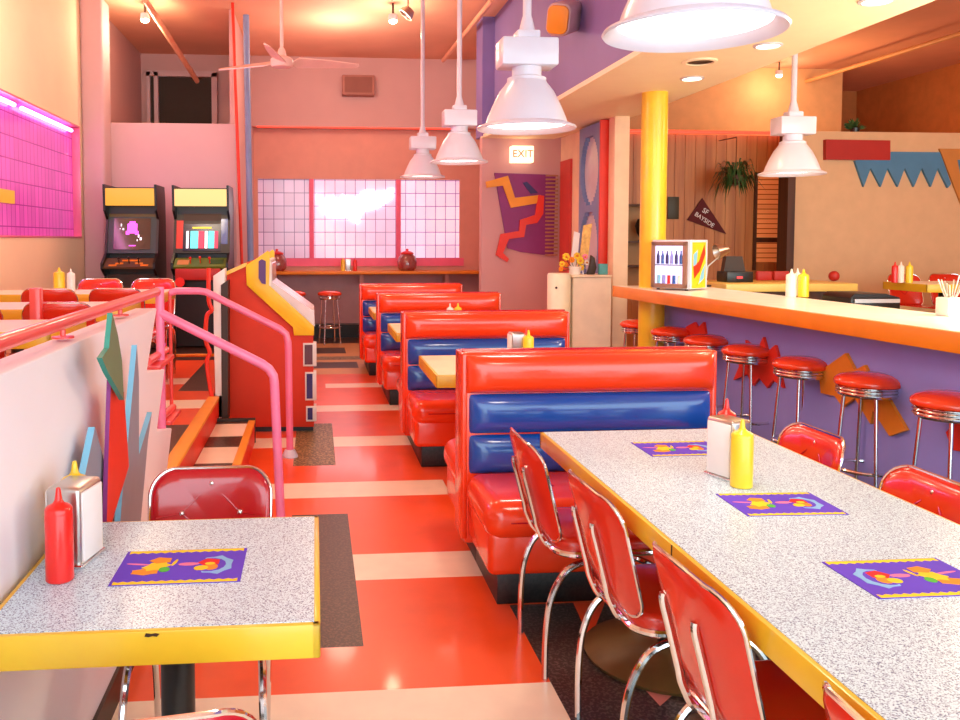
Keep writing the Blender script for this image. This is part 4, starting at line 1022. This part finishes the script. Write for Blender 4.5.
# flowers
v = at(573, 274, Y=8.5)
t = thing('flower_arrangement', 'yellow and orange flowers in white pot on the pale cabinet', 'flowers', (v.x+.02, 8.5, hz))
MB().lathe([(0, 0), (.05, 0), (.065, .08), (.055, .085), (0, .08)], 20).build('pot', WPLAS, t)
for k, (dx, dz, r_, m) in enumerate(((-.13, .09, .03, YPLAS), (-.14, .04, .025, ORANGE), (-.08, .16, .04, YPLAS), (.02, .17, .035, YPLAS), (.05, .12, .04, YPLAS), (.06, .05, .03, YPLAS), (-.03, .13, .03, ORANGE), (.10, .16, .03, PINK), (-.09, .08, .028, ORANGE2), (.12, .1, .025, WPLAS))):
    c = (dx*1.1, random.uniform(-.04, .04), dz+.02)
    fm = MB()
    for q in range(7):
        a_ = 2*PI*q/7; fm.sphere((c[0]+r_*.6*math.cos(a_), c[1], c[2]+r_*.6*math.sin(a_)), r_*.45, m, n=8)
    fm.sphere((c[0], c[1]-.01, c[2]), r_*.4, ORANGE2, n=8)
    fl = fm.build('flower', None, t)
    MB().tube([(c[0]*.2, 0, .06), (c[0]*.8, c[1]*.8, c[2]*.7), (c[0], c[1]+.01, c[2])], .003, 5).build('stem', LEAF, fl)
# menu holder, card, ornament on cabinet
t = thing('menu_stand', 'orange framed menu board standing behind the flowers', 'menu stand', (at(584, 245, Y=8.6).x, 8.62, hz))
MB().prism([(-.04, .14), (.05, .16), (.09, .52), (0, .5)], 'Y', 0, .015).build('menu_board', mat('menu_orange', (240, 180, 90), .5, noise=.3, nscale=20), t)
MB().tube([(0, .007, 0), (.01, .007, .15)], .008, 8).build('post', CHROME, t); MB().cyl(0, .007, 0, .01, .05).build('base', CHROME, t)
t = tag(MB().prism([(-.02, 0), (.05, 0), (.09, .42), (.03, .44)], 'Y', 0, .012).build('white_card', WPAPER), 'tall white card leaning left of the orange menu board', 'card'); t.location = (at(575, 245, Y=8.6).x-.02, 8.66, hz)
t = tag(MB().prism([(-.05, 0), (.03, 0), (.05, .07), (.03, .17), (-.01, .2), (-.02, .1)], 'Y', 0, .05, bev=.008).build('figurine', DKBRN), 'dark brown curved ornament on the pale cabinet', 'ornament'); t.location = (at(592, 274, Y=8.5).x, 8.5, hz)
t = tag(MB().box(-.045, .045, 0, .06, 0, .11, bev=.006).build('card_box', mat('teal_card', (80, 160, 160), .5)), 'small teal box on the right end of the pale cabinet', 'box'); t.location = (at(602, 274, Y=8.5).x, 8.45, hz)

# ------------------------------------------------------------------ behind the counter
# shelves and radio on panelled wall left part
def pw(x, y, Y=wy-.02): v = at(x, y, Y=Y); return v
t = thing('wall_shelf_unit', 'dark wall shelves seen between pilaster and yellow column', 'shelf')
a = pw(629, 210); b = pw(643, 290)
for y in (205, 241, 265):
    z = pw(630, y).z; MB().box(3.3, b.x+.02, wy-.3, wy-.012, z-.02, z, bev=.003).build('shelf_board', DWOOD, t)
MB().box(3.3, b.x+.02, wy-.03, wy-.012, pw(630, 288).z, pw(630, 205).z).build('back_panel', mat('tan_back_panel', (176, 128, 82), .6), t)
t = thing('fan_heater', 'dark desk lamp shape on the wall shelf', 'lamp', (pw(634, 241).x+.03, wy-.18, pw(634, 241).z), group=None); t['label'] = 'dark round ornament standing on the middle wall shelf'; t['category'] = 'ornament'; t.name = 'shelf_ornament'
MB().lathe([(0, 0), (.05, 0), (.02, .03), (.06, .1), (.08, .18), (.05, .26), (0, .28)], 20).build('ornament_body', BLACK, t)
t = tag(MB().box(-.07, .07, -.02, 0, 0, .27, bev=.004).build('notice_board', mat('dark_green_board', (58, 54, 34), .5)), 'small dark green board on the wood wall right of the column', 'board'); v = pw(673, 219); t.location = (v.x, wy-.012, v.z)
# pennant
A, B, D = pw(702, 198), pw(687, 220), pw(726, 234)
t = thing('pennant', 'maroon triangular pennant on the wood panelled wall', 'pennant')
MB().prism([(A.x, A.z), (B.x, B.z), (D.x, D.z)], 'Y', wy-.03, wy-.012).build('felt', MAROON, t)
M0 = Matrix.Rotation(R(-33), 4, 'Z')
v = pw(705, 211.5); text('SF', .085, WPAPER, t, Matrix.Translation((v.x, wy-.032, v.z)) @ FX @ M0, 'lettering')
v = pw(704, 220); text('BAYSIDE', .075, WPAPER, t, Matrix.Translation((v.x, wy-.032, v.z)) @ FX @ M0, 'lettering')
# hanging plant
v = pw(742, 175, 9.6)
t = thing('hanging_plant', 'bushy green hanging plant against the wood panelled wall', 'plant', (v.x, 9.75, v.z))
MB().lathe([(0, -.12), (.10, -.10), (.13, .0), (.12, .0), (.09, -.08), (0, -.1)], 20).build('pot', DWOOD, t)
mb = MB()
for k in range(330):
    a_ = random.uniform(0, 2*PI); L = random.uniform(.15, .40); e = random.uniform(-.6, 1.1); w_ = .011
    d_ = Vector((math.cos(a_)*math.cos(e), math.sin(a_)*math.cos(e)*.7, math.sin(e)*.8)); p0 = d_*L*random.uniform(.1, .5); sd = d_.cross(Vector((0, 0, 1))).normalized()*w_
    p1 = p0+d_*L*.35; p2 = p0+d_*L*.6+Vector((0, 0, -L*random.uniform(.15, .6)))
    mb.face([p0-sd*.3, p0+sd*.3, p1+sd, p1-sd]); mb.face([p1-sd, p1+sd, p2])
o = mb.build('foliage', LEAF, t); MB().tube([(0, 0, 0), (0, 0, .45)], .004, 5).build('hanger', DWOOD, t)
MB().tube([(0, 0, .45), (0, .43, .46)], .006, 5).build('wall_hook', DWOOD, t)
# red band, blue teeth, orange shape on partition
def pp(x, y): v = at(x, y, Y=9.5); return (v.x, v.z)
tag(MB().prism([pp(823, 140), pp(887, 141), pp(887, 160.5), pp(823, 160)], 'Y', 9.44, 9.498).build('red_block', REDP), 'brick red rectangle on the tan partition wall', 'wall decoration')
zz = [pp(853, 161), pp(887, 152), pp(938, 152.5), pp(949, 184), pp(946, 188), pp(936, 168), pp(929, 187), pp(920, 168), pp(912, 187), pp(903, 168), pp(896, 187), pp(886, 168), pp(879, 187), pp(869, 168), pp(862, 187)]
tag(MB().prism(zz, 'Y', 9.465, 9.499).build('blue_teeth', SKYB), 'blue saw-toothed strip on the tan partition wall', 'wall decoration')
tag(MB().prism([pp(956, 160), pp(975, 160), pp(975, 190), pp(959, 178)], 'Y', 9.47, 9.499).build('blue_teeth', SKYB), 'blue piece at the right edge of the partition wall', 'wall decoration')
tag(MB().prism([pp(938, 149), pp(962, 149), pp(975, 240), pp(960, 205)], 'Y', 9.475, 9.4995).build('orange_wedge', mat('wedge_orange', (200, 128, 56), .6)), 'orange wedge at the right end of the tan partition wall', 'wall decoration')
v = at(855, 126, Y=9.56)
t = thing('shelf_plant', 'dark leafy plant on top of the tan partition wall', 'plant', (v.x, 9.56, 2.731))
MB().lathe([(0, 0), (.05, 0), (.055, .05), (0, .05)], 16).build('pot', BLACK, t)
mb = MB()
for k in range(60):
    a_ = random.uniform(0, 2*PI); e = random.uniform(.0, 1.3); L = random.uniform(.1, .18); d_ = Vector((math.cos(a_)*math.cos(e), math.sin(a_)*math.cos(e)*.5, math.sin(e)*.8)); sd = Vector((.018, 0, .012))
    p0 = Vector((0, 0, .04)); p2 = p0+d_*L
    mb.face([p0, (p0+p2)/2+sd, p2, (p0+p2)/2-sd])
mb.build('foliage', LEAF, t)
# work counter behind
t = thing('work_counter', 'long low back counter with yellow front behind the bar', 'counter')
MB().box(3.62, 4.85, 7.3, 8.1, 1.02, 1.09, bev=.005).build('worktop', mat('ochre_laminate', (224, 184, 96), .4), t)
MB().box(3.66, 4.82, 7.34, 8.05, 0, 1.02).build('body', DWOOD, t)
t = thing('prep_counter', 'steel prep counter right behind the bar', 'counter')
MB().box(3.75, 5.0, 6.35, 7.0, .88, .92, bev=.005).build('worktop', STEEL, t); MB().box(3.8, 4.95, 6.4, 6.95, 0, .88).build('body', BLACK, t)
t = thing('grill', 'black kitchen grill behind the bar', 'grill', (4.45, 6.68, .92))
MB().box(-.2, .22, -.2, .2, .0, .10, bev=.01).build('body', BLACK, t); MB().prism([(-.2, .1), (.22, .1), (.1, .13), (-.16, .13)], 'Y', -.19, .19).build('hood', BLACK, t); MB().box(-.18, .2, -.22, -.2, .06, .09).build('front_trim', STEEL, t)
mb = MB(); mb.box(4.9, 9.85, 7.0, 9.49, 0, PZ); struct('floor_raised', mb, TANF, 'raised floor beyond the bar')
rt_ = [(6.0, 7.75, 'yellow edged table with bottles beyond the bar'), (6.9, 7.5, 'yellow edged table beyond the bar at the right photo edge')]
for x, y, lb in rt_:
    o = dup(pt, lb, (x, y, PZ), 0, 'tables beyond the bar'); o.scale = (.55, 1, 1)
for x, y, rz, lb in [(6.25, 8.4, 180, 'red chair back beyond the bar tables, left one'), (6.1, 7.25, 2, 'red chair at the near side of the bar table, partly hidden by the counter'), (7.3, 8.6, 170, 'red chair far right behind the bar tables'), (6.75, 8.45, 176, 'red chair back beyond the bar tables, right one')]:
    dup(lc, lb, (x, y, PZ), rz, 'red chairs beyond the bar')
dup(wb, 'white bottle on the table beyond the bar', (at(901, 270, Y=7.75).x, 7.75, 1.072)); dup(y1_, 'amber yellow bottle on the table beyond the bar', (at(908, 270, Y=7.75).x, 7.73, 1.072)); dup(k1, 'red bottle on the table beyond the bar', (at(897, 270, Y=7.75).x, 7.78, 1.072))
t = thing('desk_lamp', 'grey angled desk lamp on the counter right of the fridge', 'desk lamp', (3.42, 7.28, CT))
MB().lathe([(0, 0), (.05, 0), (.05, .015), (0, .02)], 18).build('lamp_base', BLACK, t)
MB().tube([(0, 0, .01), (.02, 0, .18), (.2, 0, .33)], .007, 8).build('lamp_arm', STEEL, t)
MB().lathe([(.0, 0), (.03, 0), (.07, .11), (.065, .11), (.02, .01)], 18, M=Matrix.Translation((.2, 0, .33)) @ Matrix.Rotation(R(-105), 4, 'Y')).build('lamp_shade', STEEL, t)
t = thing('cash_register', 'dark box-shaped register behind the fridge', 'register', (3.9, 7.7, 1.09)); t.scale = (.7, .7, .7)
MB().box(-.18, .18, -.15, .15, 0, .14, bev=.01).build('body', BLACK, t); MB().prism([(-.15, .14), (.15, .14), (.1, .34), (-.12, .34)], 'Y', 0, .1).build('display', DKBRN, t); MB().box(-.05, .03, -.16, -.15, .05, .08).build('button_panel', RPLAS, t)
for x in (4.32, 4.49): tag(MB().prism(rrect(.16, .05, .02), 'Z', 0, .09, bev=.01).build('serving_basket', REDP), 'small red basket on the yellow back counter, %s' % ('left' if x < 4.4 else 'right'), 'basket', 'red baskets').location = (x, 7.95, 1.09)
tag(MB().sphere((0, 0, .05), .05, n=14).build('red_timer', REDP), 'small round red object at the right part of back counter', 'timer').location = (at(834, 278, Y=7.7).x, 7.7, 1.09)

# ------------------------------------------------------------------ light
W = bpy.data.worlds.new('world'); bpy.context.scene.world = W; W.use_nodes = True
bg = W.node_tree.nodes['Background']; bg.inputs[0].default_value = (.72, .92, 1.0, 1); bg.inputs[1].default_value = 4.6
# point lights without modelled fixtures, plus the window's neon glow
light('left_wall_light', 'POINT', (-1.5, 6.8, 3.3), 58, (1, .82, .6), .2)
light('aisle_light', 'POINT', (.0, 5.2, 3.8), 45, (1, .8, .56), .2)
light('aisle_light', 'POINT', (.3, 10.8, 3.7), 50, (1, .72, .56), .2)
light('kitchen_light', 'POINT', (5.5, 6.0, 2.6), 60, (1, .8, .5), .3)
light('kitchen_light', 'POINT', (7.2, 11.8, 3.2), 45, (1, .55, .25), .2)
light('soffit_fill', 'POINT', (3.75, 4.0, 1.75), 90, (1, .86, .56), .25)  # fill light added behind the counter to brighten soffit and countertop
light('neon_glow', 'AREA', (-2.5, 7.2, 2.5), 25, (1, .35, .75), .2, (0, -90, 0), sy=4.5)
sc = bpy.context.scene
sc.view_settings.view_transform = 'Standard'; sc.view_settings.look = 'None'; sc.view_settings.gamma = 1; sc.view_settings.use_curve_mapping = False
sc.view_settings.exposure = 0.0
sc.cycles.max_bounces = 8
